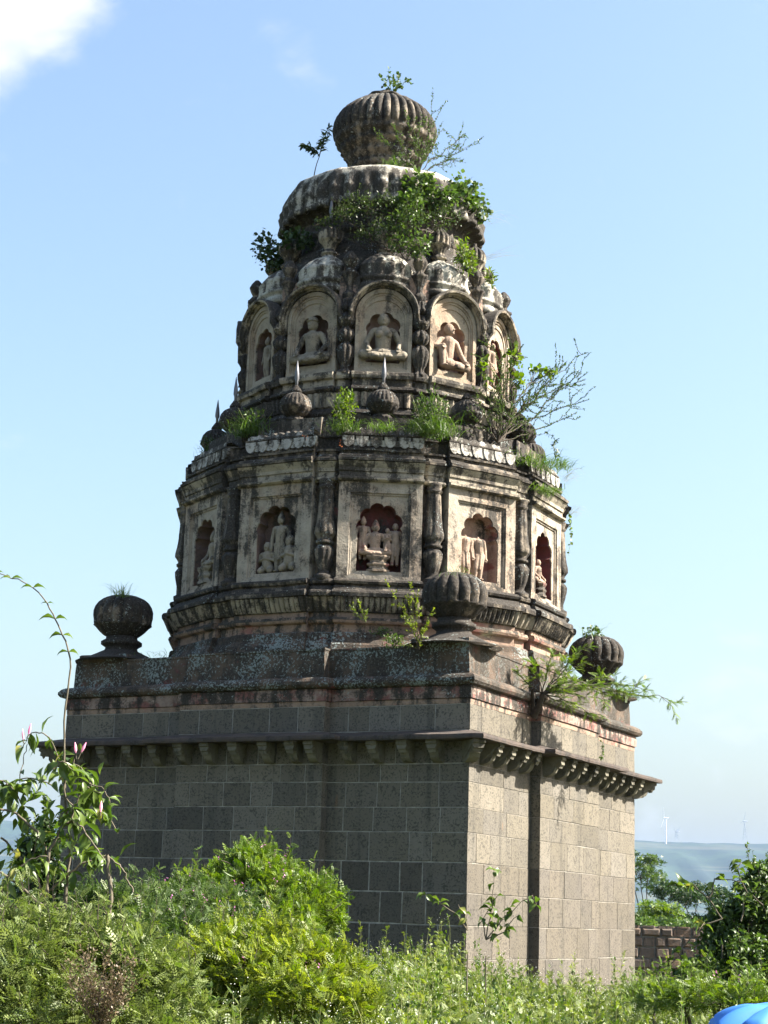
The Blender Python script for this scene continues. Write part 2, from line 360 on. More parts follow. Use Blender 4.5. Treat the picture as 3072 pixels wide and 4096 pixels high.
mb.add(P, [(0, 1, 5, 4), (1, 2, 6, 5), (2, 3, 7, 6), (3, 0, 4, 7), (4, 5, 6, 7)]); o = mb.build('mortar_core', M['mortar']); o.parent = wl
# wind turbines on the plateau
def cyl(mb, p, q, r0, r1, n=8):
    p = Vector(p); q = Vector(q); d = (q-p).normalized(); a = d.orthogonal().normalized(); b_ = d.cross(a); V = []
    for c, r in ((p, r0), (q, r1)):
        for i in range(n): t = 2*PI*i/n; V.append(c+(a*math.cos(t)+b_*math.sin(t))*r)
    mb.add(V, [(i, (i+1) % n, (i+1) % n+n, i+n) for i in range(n)]+[tuple(range(n))[::-1], tuple(range(n, 2*n))])
def turbine(base, hub, tips, D, label, lattice=False, nac=1):
    o = empty('wind_turbine', at(*base, D)); tag(o, label, 'wind turbine', 'wind turbines on the plateau')
    B = Vector(at(*base, D)); H = Vector(at(*hub, D)); up = Vector((0, 0, 1)); r = Vector(_r); fw = Vector(_v)
    mb = MB()
    top = Vector((B.x, B.y, H.z-1.5))
    if lattice:
        cs = [(-5, -5), (5, -5), (5, 5), (-5, 5)]; lv = 7
        Q = [[B+(r*a+fw*c)*(1-.88*i/lv)+up*((H.z-B.z-2)*i/lv) for a, c in cs] for i in range(lv+1)]
        for i in range(lv):
            for k in range(4):
                cyl(mb, Q[i][k], Q[i+1][k], .28, .25, 4); cyl(mb, Q[i][k], Q[i+1][(k+1) % 4], .13, .13, 4); cyl(mb, Q[i][(k+1) % 4], Q[i+1][k], .13, .13, 4)
    else:
        cyl(mb, B-up*3, top, 2.1, 1.5, 16)
    def put(mb, name): q = mb.build(name, M['turbine_far' if lattice else 'turbine']); q.parent = o; q.location = -Vector(o.location); return q
    put(mb, 'tower')
    mb = MB(); n0 = Vector((B.x, B.y, H.z)); cyl(mb, n0+(H-n0).normalized()*4, n0-(H-n0).normalized()*8*nac, 1.7, 1.3, 10); put(mb, 'nacelle')
    mb = MB(); cyl(mb, H+Vector((0, 0, 0)), H-fw*2.2, 1.7, .6, 10); put(mb, 'hub')
    for tx in tips:
        E_ = Vector(at(*tx, D))-fw*1.2; d = (E_-H); n = d.normalized(); s = n.cross(fw).normalized(); mb = MB()
        S0 = H-fw*1.2; V = []; fr = (0, .06, .2, .55, 1.0); wd = (.5, .6, 1.1, .7, .2); th = (.7, .6, .35, .2, .06)
        for f, w_, h_ in zip(fr, wd, th):
            c = S0+d*f; V += [c-s*w_*.4, c+fw*h_*.5, c+s*w_, c-fw*h_*.5]
        mb.add(V, loops_faces(5, 4)+[(16, 17, 18, 19)]); put(mb, 'blade')
def c11(x, y): return ((2500+x*.3448)/1.85172, (3150+y*.3448)/1.85172)
turbine(c11(474, 640), c11(452, 354), [c11(446, 228), c11(415, 466), c11(560, 380)][:2], 4480, 'nearest white wind turbine with a solid tubular mast on the hill edge')
turbine(c11(600, 592), c11(588, 510), [c11(547, 432), c11(650, 463), c11(578, 592)], 4900, 'small wind turbine half sunk behind the ridge beside the tubular one', True)
turbine(c11(1392, 602), c11(1377, 392), [c11(1405, 268), c11(1313, 417), c11(1407, 486)], 4850, 'wind turbine on a lattice tower at the far right of the ridge', True)
# haze
mb = MB(); P = [(x, y, z) for z in (-3.2, 360) for x, y in ((-7500, -3000), (6500, -3000), (6500, 9500), (-7500, 9500))]
mb.add(P, [(3, 2, 1, 0), (4, 5, 6, 7), (0, 1, 5, 4), (1, 2, 6, 5), (2, 3, 7, 6), (3, 0, 4, 7)])
m = bpy.data.materials.new('haze'); m.use_nodes = True; t = m.node_tree; t.nodes.clear(); o = N(t, 'ShaderNodeOutputMaterial'); vv = N(t, 'ShaderNodeVolumePrincipled')
vv.inputs['Color'].default_value = (.40, .60, 1, 1); vv.inputs['Density'].default_value = 4.3e-5; vv.inputs['Anisotropy'].default_value = .0; t.links.new(vv.outputs[0], o.inputs['Volume'])
hz = mb.build('haze', m); hz['kind'] = 'stuff'

# ================================================================ THE TEMPLE TOWER
T = empty('temple_tower', (0, 0, -1.5))
tag(T, 'tall weathered stone temple tower with tiered niches and ribbed pot finials, overgrown with plants', 'temple tower')
ROWS = [-1.9, -1.65, -1.25, -.86, -.472, -.077, .300, .660, 1.016, 1.312, 1.618, 1.84, 2.16]
def blocks(rows, seed, name):
    rg = random.Random(seed); V = []; F = []; C = []; KC = []
    for fi, (c, u, n) in enumerate(FACES):
        segs = [((0, 0), (B0, 0)), ((B0, 0), (B0, BD)), ((B0, BD), (B1, BD)), ((B1, BD), (B1, 0)), ((B1, 0), (L, 0))]
        for ri in range(len(rows)-1):
            z0, z1 = rows[ri], rows[ri+1]; low = z1 < .7
            for si, ((s0, d0), (s1, d1)) in enumerate(segs):
                ln = math.hypot(s1-s0, d1-d0); du = ((s1-s0)/ln, (d1-d0)/ln); dn = (-du[1], du[0]) if si in (1, 3) else (0, 1)
                if si == 1: dn = (-1, 0)
                if si == 3: dn = (1, 0)
                cuts = [0.]
                if ln > .5:
                    x = rg.uniform(.22, .5)
                    while x < ln-.2: cuts.append(x); x += rg.uniform(.30, .56) if fi == 3 else rg.uniform(.38, .75)
                cuts.append(ln)
                for a, b in zip(cuts, cuts[1:]):
                    g = (.0085 if low else .006) if fi == 3 else (.003 if low else .0018); e = .005; dep = .05
                    dz = rg.uniform(0, .005)
                    gl = g if a > 0 else 0; gr = g if b < ln else 0
                    if si == 0 and a == 0: gl = 0
                    P = []
                    for (q, zz, dd) in ((a+gl, z0+g, -dep), (b-gr, z0+g, -dep), (b-gr, z1-g, -dep), (a+gl, z1-g, -dep),
                                        (a+gl, z0+g, -.002), (b-gr, z0+g, -.002), (b-gr, z1-g, -.002), (a+gl, z1-g, -.002),
                                        (a+gl+e*(a > 0), z0+g+e, dz), (b-gr-e*(b < ln), z0+g+e, dz), (b-gr-e*(b < ln), z1-g-e, dz), (a+gl+e*(a > 0), z1-g-e, dz)):
                        s = s0+du[0]*q+dn[0]*dd; d = d0+du[1]*q+dn[1]*dd
                        j = noise.noise_vector(Vector((s*13+fi*31, d*9, zz*13)))*.0075
                        P.append((c[0]+u[0]*(s+j.x)+n[0]*d, c[1]+u[1]*(s+j.x)+n[1]*d, zz+j.z))
                    bi = len(V); V += P
                    for f in ((0, 1, 5, 4), (1, 2, 6, 5), (2, 3, 7, 6), (3, 0, 4, 7), (4, 5, 9, 8), (5, 6, 10, 9), (6, 7, 11, 10), (7, 4, 8, 11), (8, 9, 10, 11)):
                        F.append(tuple(i+bi for i in f))
                    t = rg.random(); br = rg.uniform(.72, 1.2) if fi == 3 else rg.uniform(.80, 1.12)
                    if z0 > .6: col = (.126+.018*t, .115+.012*t, .099)
                    elif z0 > .2: col = (.098+.015*t, .088+.009*t, .077)
                    else: col = (.093+.015*t, .084+.009*t, .074)
                    if rg.random() < .12: br *= .75
                    KC += [tuple(q*br for q in col)+(1,)]*12
    me = bpy.data.meshes.new(name); me.from_pydata(V, [], F); me.update()
    at_ = me.attributes.new('Col', 'FLOAT_COLOR', 'POINT'); at_.data.foreach_set('color', np.array(KC, dtype=np.float32).ravel())
    return me
def tp(o):   # parent to the tower, keeping world coordinates
    o.parent = T; o.location.z += 1.5; return o
o = tp(link('ashlar_wall', blocks(ROWS, 3, 'ashlar_wall'), M['stone']))
mb = MB(); sqstack(mb, [(-.0045, -1.9), (-.0045, 2.16)], rs=.5); sqstack(mb, [(-.0045, 2.2), (-.0045, 2.6)], rs=.5)
tp(mb.build('mortar_core', M['mortar']))
# eave slab
mb = MB(); sqstack(mb, [(.0, 2.105), (.33, 2.105), (.335, 2.13), (.33, 2.162), (.15, 2.205), (.0, 2.243), (-.06, 2.248)], cap=True, rs=.08)
tp(mb.build('stone_eave', M['eave'], amp=.008, sc=3.))
me = blocks([2.245, 2.563], 11, 'frieze_course'); tp(link('frieze_course', me, M['stone']))
# brackets
BP = [(-.02, 2.104), (.27, 2.104), (.272, 2.062), (.25, 2.048), (.256, 2.0), (.236, 1.988), (.222, 1.955), (.207, 1.988), (.17, 1.992), (.166, 1.95), (.14, 1.90), (.10, 1.868), (.05, 1.852), (-.02, 1.852)]
def bracket(c, u, n, s, d, w=.06, k=1.):
    mb = MB(); V = []
    for sg in (-1, 1):
        for i, (x, z) in enumerate(BP):
            ww = w*(1.15 if z > 2.04 else (.85 if z > 1.95 else 1)); V.append((c[0]+u[0]*(s+sg*ww)+n[0]*(d+x*k), c[1]+u[1]*(s+sg*ww)+n[1]*(d+x*k), z))
    m = len(BP); F = [tuple(range(m)), tuple(range(2*m-1, m-1, -1))]+[(i, i+m, (i+1) % m+m, (i+1) % m) for i in range(m)]
    mb.add(V, F); return tp(mb.build('eave_bracket', M['bracket'], amp=.004, sc=9))
for fi, (c, u, n) in enumerate(FACES):
    if fi in (1, 2): continue
    for s in (.38, .80, 1.22, 1.62, 2.10, 2.52, 2.95, 3.38, 3.80, 4.03, 4.47, 4.88, 5.30, 5.70): 
        if s == 4.03: continue
        bracket(c, u, n, s+random.uniform(-.015, .015), BD if B0 < s < B1 else 0)
    if fi == 3: bracket(c, u, n, 4.06, BD)
for (cx, cy, a) in ((0, 0, -45), (0, L, 45), (-L, 0, -135)):
    n = (math.cos(math.radians(a)), math.sin(math.radians(a))); u = (-n[1], n[0]); bracket((cx, cy), u, n, 0, -.03, .07, 1.35)
# bands over the frieze
mb = MB(); sqstack(mb, [(.0, 2.566), (.004, 2.63)], cap=True); tp(mb.build('plaster_string_course', M['pinkpl'], amp=.006))
mb = MB(); sqstack(mb, [(-.03, 2.634), (.022, 2.636), (.026, 2.72), (.02, 2.785), (-.03, 2.787)], cap=True); tp(mb.build('red_band', M['redband'], amp=.007))
mb = MB(); sqstack(mb, [(-.02, 2.789), (.03, 2.79), (.075, 2.805), (.10, 2.84), (.098, 2.875), (.07, 2.91), (.03, 2.935), (-.03, 2.945)], rs=.03); tp(mb.build('torus_moulding', M['plaster_lichen'], amp=.008))
mb = MB(); sqstack(mb, [(-.045, 2.946), (-.05, 3.1), (-.06, 3.285), (-.05, 3.292), (-.05, 3.315), (-.10, 3.322), (-.6, 3.34)]); tp(mb.build('parapet', M['plaster_lichen'], amp=.012))
# corner blocks and ribbed pot finials
def pot_flute(nr, zp, amp=.07, npet=None, z0=0):
    npet = npet or nr
    def f(t, j, z):
        if z > zp: return 1+amp*2.1*(abs(math.cos(nr*t/2))**.5-.9)
        e = min(1., (zp-z)/.05); return 1+.045*math.exp(-((zp-.012-z-.03*(1-abs(math.cos(npet*t/2))))/.018)**2)*(.3+.7*abs(math.cos(npet*t/2)))-.09*e*(abs(math.sin(npet*t/2))**3)
    return f
def finial(x, y, r, zb, name='corner_finial', mat='plaster_black', nr=18):
    zc = zb+.52; k = r/.405
    base = lathe(refine([(.62, zb-.17), (.50, zb-.13), (.40, zb-.08), (.30, zb-.03), (.235, zb), (.22, zb+.04), (.245, zb+.06), (.285, zb+.085), (.285, zb+.125), (.245, zb+.15), (.22, zb+.165), (.215, zb+.20)], .02), 48, (x, y))
    o = tp(base.build(name, M[mat], amp=.006))
    pr = [(.20, 0), (.25, .025), (.315, .075), (.37, .13), (.397, .17), (.40, .22), (.412, .27), (.41, .33), (.39, .39), (.345, .45), (.28, .50), (.19, .535), (.10, .55), (.05, .555)]
    pr = [(a*k, zb+.19+b*1.09) for a, b in refine(pr, .015)]
    p = lathe(pr, 192, (x, y), pot_flute(nr, zb+.19+.185, .065, 12)); q = p.build('ribbed_pot', M[mat], amp=.006); q.parent = o
    return o
for (x, y) in ((-.45, .45), (-.45, L-.45), (-L+.51, .45), (-L+.45, L-.45)):
    mb = MB(); h = .40
    ls = []
    for (hh, z) in refine([(h, 3.30), (h, 3.385), (h-.015, 3.40), (0.1, 3.42)], .06):
        ls.append([(x+a*hh, y+b*hh, z) for a, b in sub([(-1, -1), (1, -1), (1, 1), (-1, 1)], .25)])
    stack(mb, ls); tp(mb.build('finial_plinth', M['plaster_lichen'], amp=.01))
    finial(x, y, .41, 3.50, nr=16)
# ---------------- tier one
A1, W1 = 2.8, .56
mb = MB(); drum(mb, [(.14, 3.30), (.12, 3.42), (.06, 3.50), (.05, 3.58), (.02, 3.60)], A1, W1, .08, (2.80, .10)); 
# rope-like wave ornament round the foot
tp(mb.build('drum_plinth', M['plaster_lichen'], amp=.012))
mb = MB(); drum(mb, [(.0, 3.60), (.0, 3.70), (.06, 3.72), (.075, 3.75), (.06, 3.79), (.01, 3.80), (.01, 3.86)], A1, W1, .10, (2.80, .10)); tp(mb.build('base_moulding', M['pinkpl'], amp=.006))
mb = MB(); drum(mb, [(.02, 3.86), (.06, 3.9), (.10, 3.98), (.13, 4.045), (.10, 4.05)], A1, W1, .10, (2.80, .10)); core_fr = mb.build('petal_frieze', M['plaster_dark'], amp=.004); tp(core_fr)
# the petals of the frieze: one carved ribbon of leaf tongues running round the drum
def petal_ribbon(a, w, n, z0, z1, d0, d1, rv, hw, bl):
    cols = []
    for k in range(12):
        for i in range(n*6+1):
            q = (i % 6)/3-1 if i < n*6 else 1; cols.append((k, -w+2*w*i/(n*6), a, q))
        for i in range(7): cols.append((k+.5, -hw+2*hw*i/6, rv, (i % 3)/1.5-1 if i < 6 else 1))
    Ls = []
    for j in range(7):
        f = j/6; ls = []
        for k, s_, a_, q in cols:
            e = (1-abs(q)**2.4)*(.35+.65*math.sin(PI*min(1, .2+f*.75))); tip = max(0, f-.75)*4*(1-abs(q)*1.6)
            ls.append(fpt(k, s_, a_+d0+(d1-d0)*f+bl*e+(.006 if abs(q) < .1 else 0)+.012*max(0, tip)-.012*(abs(q) > .9), z0+(z1-z0)*f))
        Ls.append(ls)
    mb = MB(); stack(mb, Ls, 0, False); return mb
tp(petal_ribbon(A1, W1, 15, 3.87, 4.047, .035, .135, 2.80, .10, .030).build('petal_row', M['plaster'], amp=.003))
mb = MB(); drum(mb, [(.10, 4.05), (.175, 4.055), (.18, 4.10), (.165, 4.13), (.09, 4.15), (.07, 4.20), (.02, 4.205), (.03, 4.225), (.075, 4.235), (.09, 4.265), (.075, 4.295), (.03, 4.31), (.0, 4.315)], A1, W1, .10, (2.82, .11)); tp(mb.build('ledge_moulding', M['plaster_dark'], amp=.009))
mb = MB(); drum(mb, [(-.32, 4.2), (-.335, 5.75)], A1, W1, -.17); tp(mb.build('drum_wall', M['plaster_grimy'], amp=.004))
def arch_pts(hw, zb, zs, rise, n=40, cusp=0., nc=9):
    """closed outline from bottom left, clockwise seen from outside: returns list of (s, z)"""
    P = []
    for i in range(12): P.append((-hw, zb+(zs-zb)*i/12))
    for i in range(n+1):
        t = PI-PI*i/n; c = 1+cusp*(abs(math.sin(nc*t/2+ (PI/2 if nc % 2 == 0 else 0)))**.7-.6) if cusp else 1
        P.append((hw*math.cos(t)*c, zs+rise*math.sin(t)*c))
    for i in range(1, 12): P.append((hw, zs-(zs-zb)*i/12))
    for i in range(13): P.append((hw-2*hw*i/12, zb))
    return P[:-1]
def rect_like(P, hw, z0, z1, c):
    """project outline P from centre c onto a rectangle"""
    o = []
    for s, z in P:
        ds, dz = s-c[0], z-c[1]; t = 1e9
        if abs(ds) > 1e-9: t = min(t, (hw if ds > 0 else hw)/abs(ds))
        if dz > 1e-9: t = min(t, (z1-c[1])/dz)
        if dz < -1e-9: t = min(t, (c[1]-z0)/-dz)
        o.append((ds*t, c[1]+dz*t))
    # pull the nearest points into the corners
    for cs, cz in ((-hw, z0), (-hw, z1), (hw, z1), (hw, z0)):
        i = min(range(len(o)), key=lambda i: math.dist(o[i], (cs, cz))); o[i] = (cs, cz)
    return o
def panel(k, a, loops, mi, name, mats, amp=.004):
    """loops: list of (points, depth, material index of the strip towards the next)"""
    mb = MB(); n = len(loops[0][0])
    V = []; F = []; ms = []
    for P, d, m in loops: V += [fpt(k, s, a+d, z) for s, z in P]
    for j in range(len(loops)-1):
        for i in range(n): F.append((j*n+i, j*n+(i+1) % n, (j+1)*n+(i+1) % n, (j+1)*n+i)); ms.append(loops[j][2])
    F.append(tuple((len(loops)-1)*n+i for i in range(n))); ms.append(loops[-1][2])
    b0 = len(mb.f); mb.add(V, F); mb.m = ms
    return tp(mb.build(name, mats, amp=amp, sc=4))
def densify(P): return P
panels1 = {}
for k in range(12):
    kk = k-12 if k > 6 else k
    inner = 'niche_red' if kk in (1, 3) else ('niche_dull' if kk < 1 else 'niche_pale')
    nP = arch_pts(.30, 4.43, 5.03, .31, 54, .15, 9); c = (0, 4.85)
    lo = [(rect_like(nP, .56, 4.305, 5.64, c), -.26, 0), (rect_like(nP, .56, 4.305, 5.64, c), 0, 0), (rect_like(nP, .405, 4.36, 5.485, c), 0.0, 0), (rect_like(nP, .398, 4.365, 5.478, c), -.022, 0),
          (rect_like(nP, .375, 4.38, 5.458, c), -.022, 0), (rect_like(nP, .37, 4.385, 5.453, c), -.04, 0),
          (nP, -.042, 0), ([(s*.985, z) for s, z in nP], -.06, 1), ([(s*.97, z) for s, z in nP], -.26, 1), ([(s*.5, 4.85+(z-4.85)*.5) for s, z in nP], -.30, 1)]
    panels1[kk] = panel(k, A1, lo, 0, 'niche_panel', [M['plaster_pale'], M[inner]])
# capital mouldings, cornice, attic
mb = MB(); drum(mb, [(-.02, 5.63), (.04, 5.635), (.07, 5.655), (.07, 5.68), (.03, 5.695), (.01, 5.70), (.01, 5.77), (.03, 5.775), (.035, 5.82), (.06, 5.86), (.085, 5.90), (.0, 5.91)], A1, W1, .12, (2.80, .11)); tp(mb.build('capital_moulding', M['plaster'], amp=.006))
mb = MB(); drum(mb, [(.0, 5.905), (.10, 5.91), (.105, 5.945), (.06, 5.965), (.05, 5.995), (.02, 6.01), (-.03, 6.02), (-.02, 6.055), (.01, 6.06), (.015, 6.085), (-.06, 6.09)], A1, W1, .12, (2.80, .11)); tp(mb.build('cornice', M['plaster_dark'], amp=.010))
mb = MB(); drum(mb, [(-.06, 6.09), (-.065, 6.28), (-.03, 6.285), (-.03, 6.305), (-.08, 6.31), (-.3, 6.34)], A1, W1-.01, .08, (2.70, .09)); tp(mb.build('attic_band', M['plaster_dark'], amp=.006))
for k in range(12):      # scalloped leaf scales and broken scroll crest on each attic face
    mb = MB()
    for i in range(6):
        for r in range(2):
            s = -W1+.10+(i+(.5 if r else 0))*.19
            if s > W1-.05: continue
            hh = .105 if r == 0 else .06; V = []; zt = 6.275-(.05 if r else 0)
            m = 10
            for j in range(m+1):
                t = PI*j/m; V.append((s-.082*math.cos(t)*(1-.25*math.sin(t)**6), zt-hh*1.45*math.sin(t)**.8))
            dd = .030 if r == 0 else .017
            W = [fpt(k, a, A1-.062+dd, z) for a, z in V]+[fpt(k, a*1.0, A1-.07, z) for a, z in V]
            F = [tuple(range(m+1))]+[(j, j+1, j+1+m+1, j+m+1) for j in range(m)]
            mb.add(W, F)
    tp(mb.build('scale_ornament', M['plaster_white'], amp=.004, sc=8))
    mb = MB(); m = 26; V = []; F = []
    for i in range(m+1):
        s = -W1+.05+(2*W1-.10)*i/m; h = .05+.055*abs(math.sin(i*1.15+k))*(1 if (i+k*3) % 7 else .3)*(1-abs(s)/W1*.3)
        V += [fpt(k, s, A1-.05, 6.31), fpt(k, s, A1-.06, 6.31+h*.7), fpt(k, s, A1-.13, 6.31+h), fpt(k, s, A1-.24, 6.31+h*.6), fpt(k, s, A1-.30, 6.30)]
    for i in range(m):
        for j in range(4): F.append((i*5+j, (i+1)*5+j, (i+1)*5+j+1, i*5+j+1))
    mb.add(V, F); tp(mb.build('scroll_crest', M['plaster_white'], amp=.012, sc=7))
# balusters in the recesses
def xf(o, k, r, z=0):
    t = fang(k); o.location = (AX[0]+r*math.cos(t), AX[1]+r*math.sin(t), z+1.5); o.rotation_euler.z = t; return o
def fl(n, amp): return lambda t, j, z: 1+amp*(abs(math.cos(n*t/2))-.6)
b1 = lathe(refine([(.125, 4.28), (.135, 4.30), (.14, 4.35), (.10, 4.375), (.075, 4.41), (.08, 4.44), (.105, 4.52), (.13, 4.63), (.135, 4.70), (.10, 4.755), (.08, 4.77), (.12, 4.785), (.125, 4.815), (.095, 4.835), (.11, 4.87), (.145, 4.92), (.145, 4.97), (.125, 5.06), (.11, 5.2), (.10, 5.4), (.095, 5.53), (.115, 5.545), (.115, 5.57), (.10, 5.585), (.12, 5.66)], .02), 60, flute=lambda t, j, z: 1+(.13 if (4.44 < z < 4.75 or 4.86 < z < 5.5) else .0)*(abs(math.cos(4*t))-.6))
o0 = b1.build('baluster_column', M['plaster_dark'], amp=.004, sc=7)
o0.parent = T; xf(o0, .5, 2.78)
for k in range(1, 12):
    o = o0.copy(); COL.objects.link(o); o.parent = T; xf(o, k+.5, 2.78)
# dozen small ribbed pots on the terrace
def pot_on(r0, zb, h, nr, n=96, amp=.07):
    pr = [(.50, 0), (.62, .05), (.66, .10), (.52, .16), (.48, .20), (.70, .27), (.92, .38), (1.0, .50), (.985, .60), (.90, .72), (.70, .84), (.42, .92), (.30, .95), (.36, .99), (.30, 1.05), (.14, 1.16), (.10, 1.18)]
    pr = [(a*r0, zb+b*h) for a, b in refine(pr, .035)]; zp = zb+.50*h
    return lathe(pr, n, flute=pot_flute(nr, zp, amp, nr//2))
o1 = pot_on(.225, 0, .47, 22).build('pot_finial', M['plaster_black'], amp=.004, sc=7)
sp = lathe([(.022, .50), (.02, .62), (.035, .66), (.03, .74), (.004, .92)], 8).build('spike', M['metal'])
def place_pot(src, kids, k, r, z, lean=0.):
    o = src; t = fang(k); o.location = (AX[0]+r*math.cos(t), AX[1]+r*math.sin(t), z+1.5); o.rotation_euler = (lean, lean*.5, t)
o1.parent = T; sp.parent = o1; place_pot(o1, None, 0, 2.38, 6.60)
SPK = {0: 1, 1: 1, -1: 1, -2: 1}
for kk in range(-5, 7):
    if kk == 0: continue
    o = o1.copy(); COL.objects.link(o); o.parent = T; place_pot(o, None, kk, 2.38, 6.60, random.uniform(-.05, .05))
    if kk in SPK: s2 = sp.copy(); COL.objects.link(s2); s2.parent = o
mb = MB(); drum(mb, [(.0, 6.25), (.0, 6.62), (-.05, 6.63)], 2.52, .50, .05); tp(mb.build('terrace_step', M['plaster_dark'], amp=.02))
# ---------------- tier two
A2, W2 = 2.02, .40
mb = MB(); drum(mb, [(.16, 6.5), (.16, 6.66), (.11, 6.68), (.12, 6.74), (.14, 6.78), (.12, 6.83), (.05, 6.85), (.03, 6.88), (.03, 7.10), (.10, 7.12), (.13, 7.14), (.12, 7.18), (.06, 7.20)], A2, W2, .10, (2.02, .08)); tp(mb.build('upper_base_moulding', M['plaster_dark'], amp=.009))
tp(petal_ribbon(A2, W2, 8, 6.90, 7.10, .035, .075, 2.03, .08, .03).build('petal_row', M['plaster'], amp=.003))
mb = MB(); drum(mb, [(.06, 7.20), (.055, 7.29), (.11, 7.30), (.125, 7.34), (.12, 7.385), (.06, 7.41), (.0, 7.42)], A2, W2, .10, (2.02, .08)); tp(mb.build('upper_ledge_moulding', M['plaster'], amp=.008))
mb = MB(); drum(mb, [(-.27, 7.38), (-.27, 8.75), (-.28, 8.9)], A2, W2, -.15); tp(mb.build('upper_drum_wall', M['pinkpl'], amp=.005))
panels2 = {}
for k in range(12):
    kk = k-12 if k > 6 else k
    nP = arch_pts(.235, 7.575, 8.07, .245, 54, .17, 7)
    def ar(hw, zb, zs, rise): return arch_pts(hw, zb, zs, rise, 54)
    lo = [(ar(W2, 7.42, 8.26, .40), -.24, 0), (ar(W2, 7.42, 8.26, .40), 0, 0), (ar(.345, 7.47, 8.25, .35), 0, 0), (ar(.34, 7.475, 8.25, .345), -.02, 0), (ar(.325, 7.49, 8.24, .33), -.02, 0), (ar(.32, 7.495, 8.24, .325), -.035, 0),
          (ar(.30, 7.51, 8.20, .30), -.035, 0), (ar(.295, 7.515, 8.20, .295), -.05, 0), (ar(.262, 7.54, 8.15, .262), -.05, 0), (nP, -.052, 0), (nP, -.075, 1), ([(s*.97, z) for s, z in nP], -.20, 1), ([(s*.5, 7.95+(z-7.95)*.5) for s, z in nP], -.23, 1)]
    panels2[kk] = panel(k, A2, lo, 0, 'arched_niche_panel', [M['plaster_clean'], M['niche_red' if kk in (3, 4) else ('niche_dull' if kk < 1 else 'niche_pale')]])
    # projecting hood
    mb = MB(); path = [(-.555, 8.165), (-.50, 8.15), (-.47, 8.20)]
    path += [(.455*math.cos(PI-PI*i/28), 8.27+.445*math.sin(PI-PI*i/28)) for i in range(29)]
    path += [(.47, 8.20), (.50, 8.15), (.555, 8.165)]
    V = []; F = []; m = len(path)
    for i, (s, z) in enumerate(path):
        ta = Vector((path[min(i+1, m-1)][0]-path[max(i-1, 0)][0], path[min(i+1, m-1)][1]-path[max(i-1, 0)][1])).normalized(); nn = Vector((-ta.y, ta.x))
        e = 1 if 3 <= i < m-3 else .6
        for (q, d) in ((-.040, -.1), (-.040, .02), (-.022, .03), (-.022, .07), (-.004, .08), (-.004, .115), (.022, .125), (.04, .11), (.04, .05), (.035, -.1)): V.append(fpt(k, s+nn.x*q, A2+d*e, z+nn.y*q))
    for i in range(m-1):
        for j in range(9): F.append((i*10+j, i*10+j+1, (i+1)*10+j+1, (i+1)*10+j))
    F.append(tuple(range(10))); F.append(tuple(range((m-1)*10+9, (m-1)*10-1, -1)))
    mb.add(V, F); h = mb.build('arch_hood', M['plaster'], amp=.007, sc=5); h.parent = panels2[kk]; 
bb = lathe(refine([(.10, 7.36), (.12, 7.40), (.06, 7.46), (.055, 7.50), (.085, 7.56), (.115, 7.68), (.118, 7.76), (.08, 7.82), (.045, 7.85), (.09, 7.885), (.118, 7.94), (.118, 7.99), (.08, 8.05), (.045, 8.075), (.09, 8.11), (.118, 8.165), (.118, 8.215), (.08, 8.27), (.05, 8.29), (.1, 8.32), (.12, 8.36), (.08, 8.42), (.06, 8.50)], .015), 48, flute=fl(8, .30))
o0 = bb.build('bead_column', M['plaster_dark'], amp=.003, sc=7); o0.parent = T; xf(o0, .5, 2.03)
for k in range(1, 12): o = o0.copy(); COL.objects.link(o); o.parent = T; xf(o, k+.5, 2.03)
# small leaf-carved cupolas over the arches
prc = refine([(.41, 8.68), (.43, 8.72), (.43, 8.76), (.395, 8.78), (.385, 8.81), (.42, 8.84), (.43, 8.87), (.40, 8.89), (.395, 8.96), (.385, 9.04), (.40, 9.06), (.37, 9.10), (.30, 9.19), (.20, 9.27), (.12, 9.31), (.10, 9.34)], .02)
cup = lathe(prc, 112, flute=lambda t, j, z: 1+(.075*abs(math.sin(8*t))-.04 if 8.89 < z < 9.3 else 0)+(.03*math.exp(-((z-9.05+.03*abs(math.sin(8*t)))/.02)**2)), sq=.55)
o0 = cup.build('leaf_cupola', M['cupola'], amp=.007, sc=6)
kal = lathe(refine([(.09, 9.32), (.10, 9.36), (.13, 9.38), (.13, 9.40), (.10, 9.42), (.075, 9.45), (.085, 9.48), (.12, 9.54), (.165, 9.60), (.17, 9.66), (.165, 9.72), (.13, 9.78), (.07, 9.82), (.03, 9.85), (.025, 9.9)], .012), 72, flute=pot_flute(12, 9.60, .13, 10)).build('ribbed_pot', M['plaster'], amp=.003, sc=7)
spk = lathe([(.022, 9.86), (.018, 10.0), (.032, 10.05), (.028, 10.12), (.004, 10.33)], 8).build('spike', M['metal'])
o0.parent = T; kal.parent = o0; xf(o0, 0, 1.60); spk.parent = o0
for kk in range(-5, 7):
    if kk == 0: continue
    o = o0.copy(); COL.objects.link(o); o.parent = T; xf(o, kk, 1.60)
    q = kal.copy(); COL.objects.link(q); q.parent = o
    if kk == 2: q.rotation_euler = (.0, .0, .3)
vf = lathe(refine([(.10, 8.42), (.11, 8.47), (.06, 8.50), (.09, 8.56), (.10, 8.61), (.05, 8.66), (.045, 8.74), (.07, 8.80), (.10, 8.88), (.12, 8.90), (.12, 8.93), (.07, 8.95), (.05, 9.0), (.09, 9.07), (.11, 9.13), (.08, 9.20), (.03, 9.26)], .015), 48, flute=fl(8, .12)).build('baluster_finial', M['plaster_dark'], amp=.004, sc=7)
vf.parent = T; xf(vf, .5, 1.93)
for k in range(1, 12): o = vf.copy(); COL.objects.link(o); o.parent = T; xf(o, k+.5, 1.93)
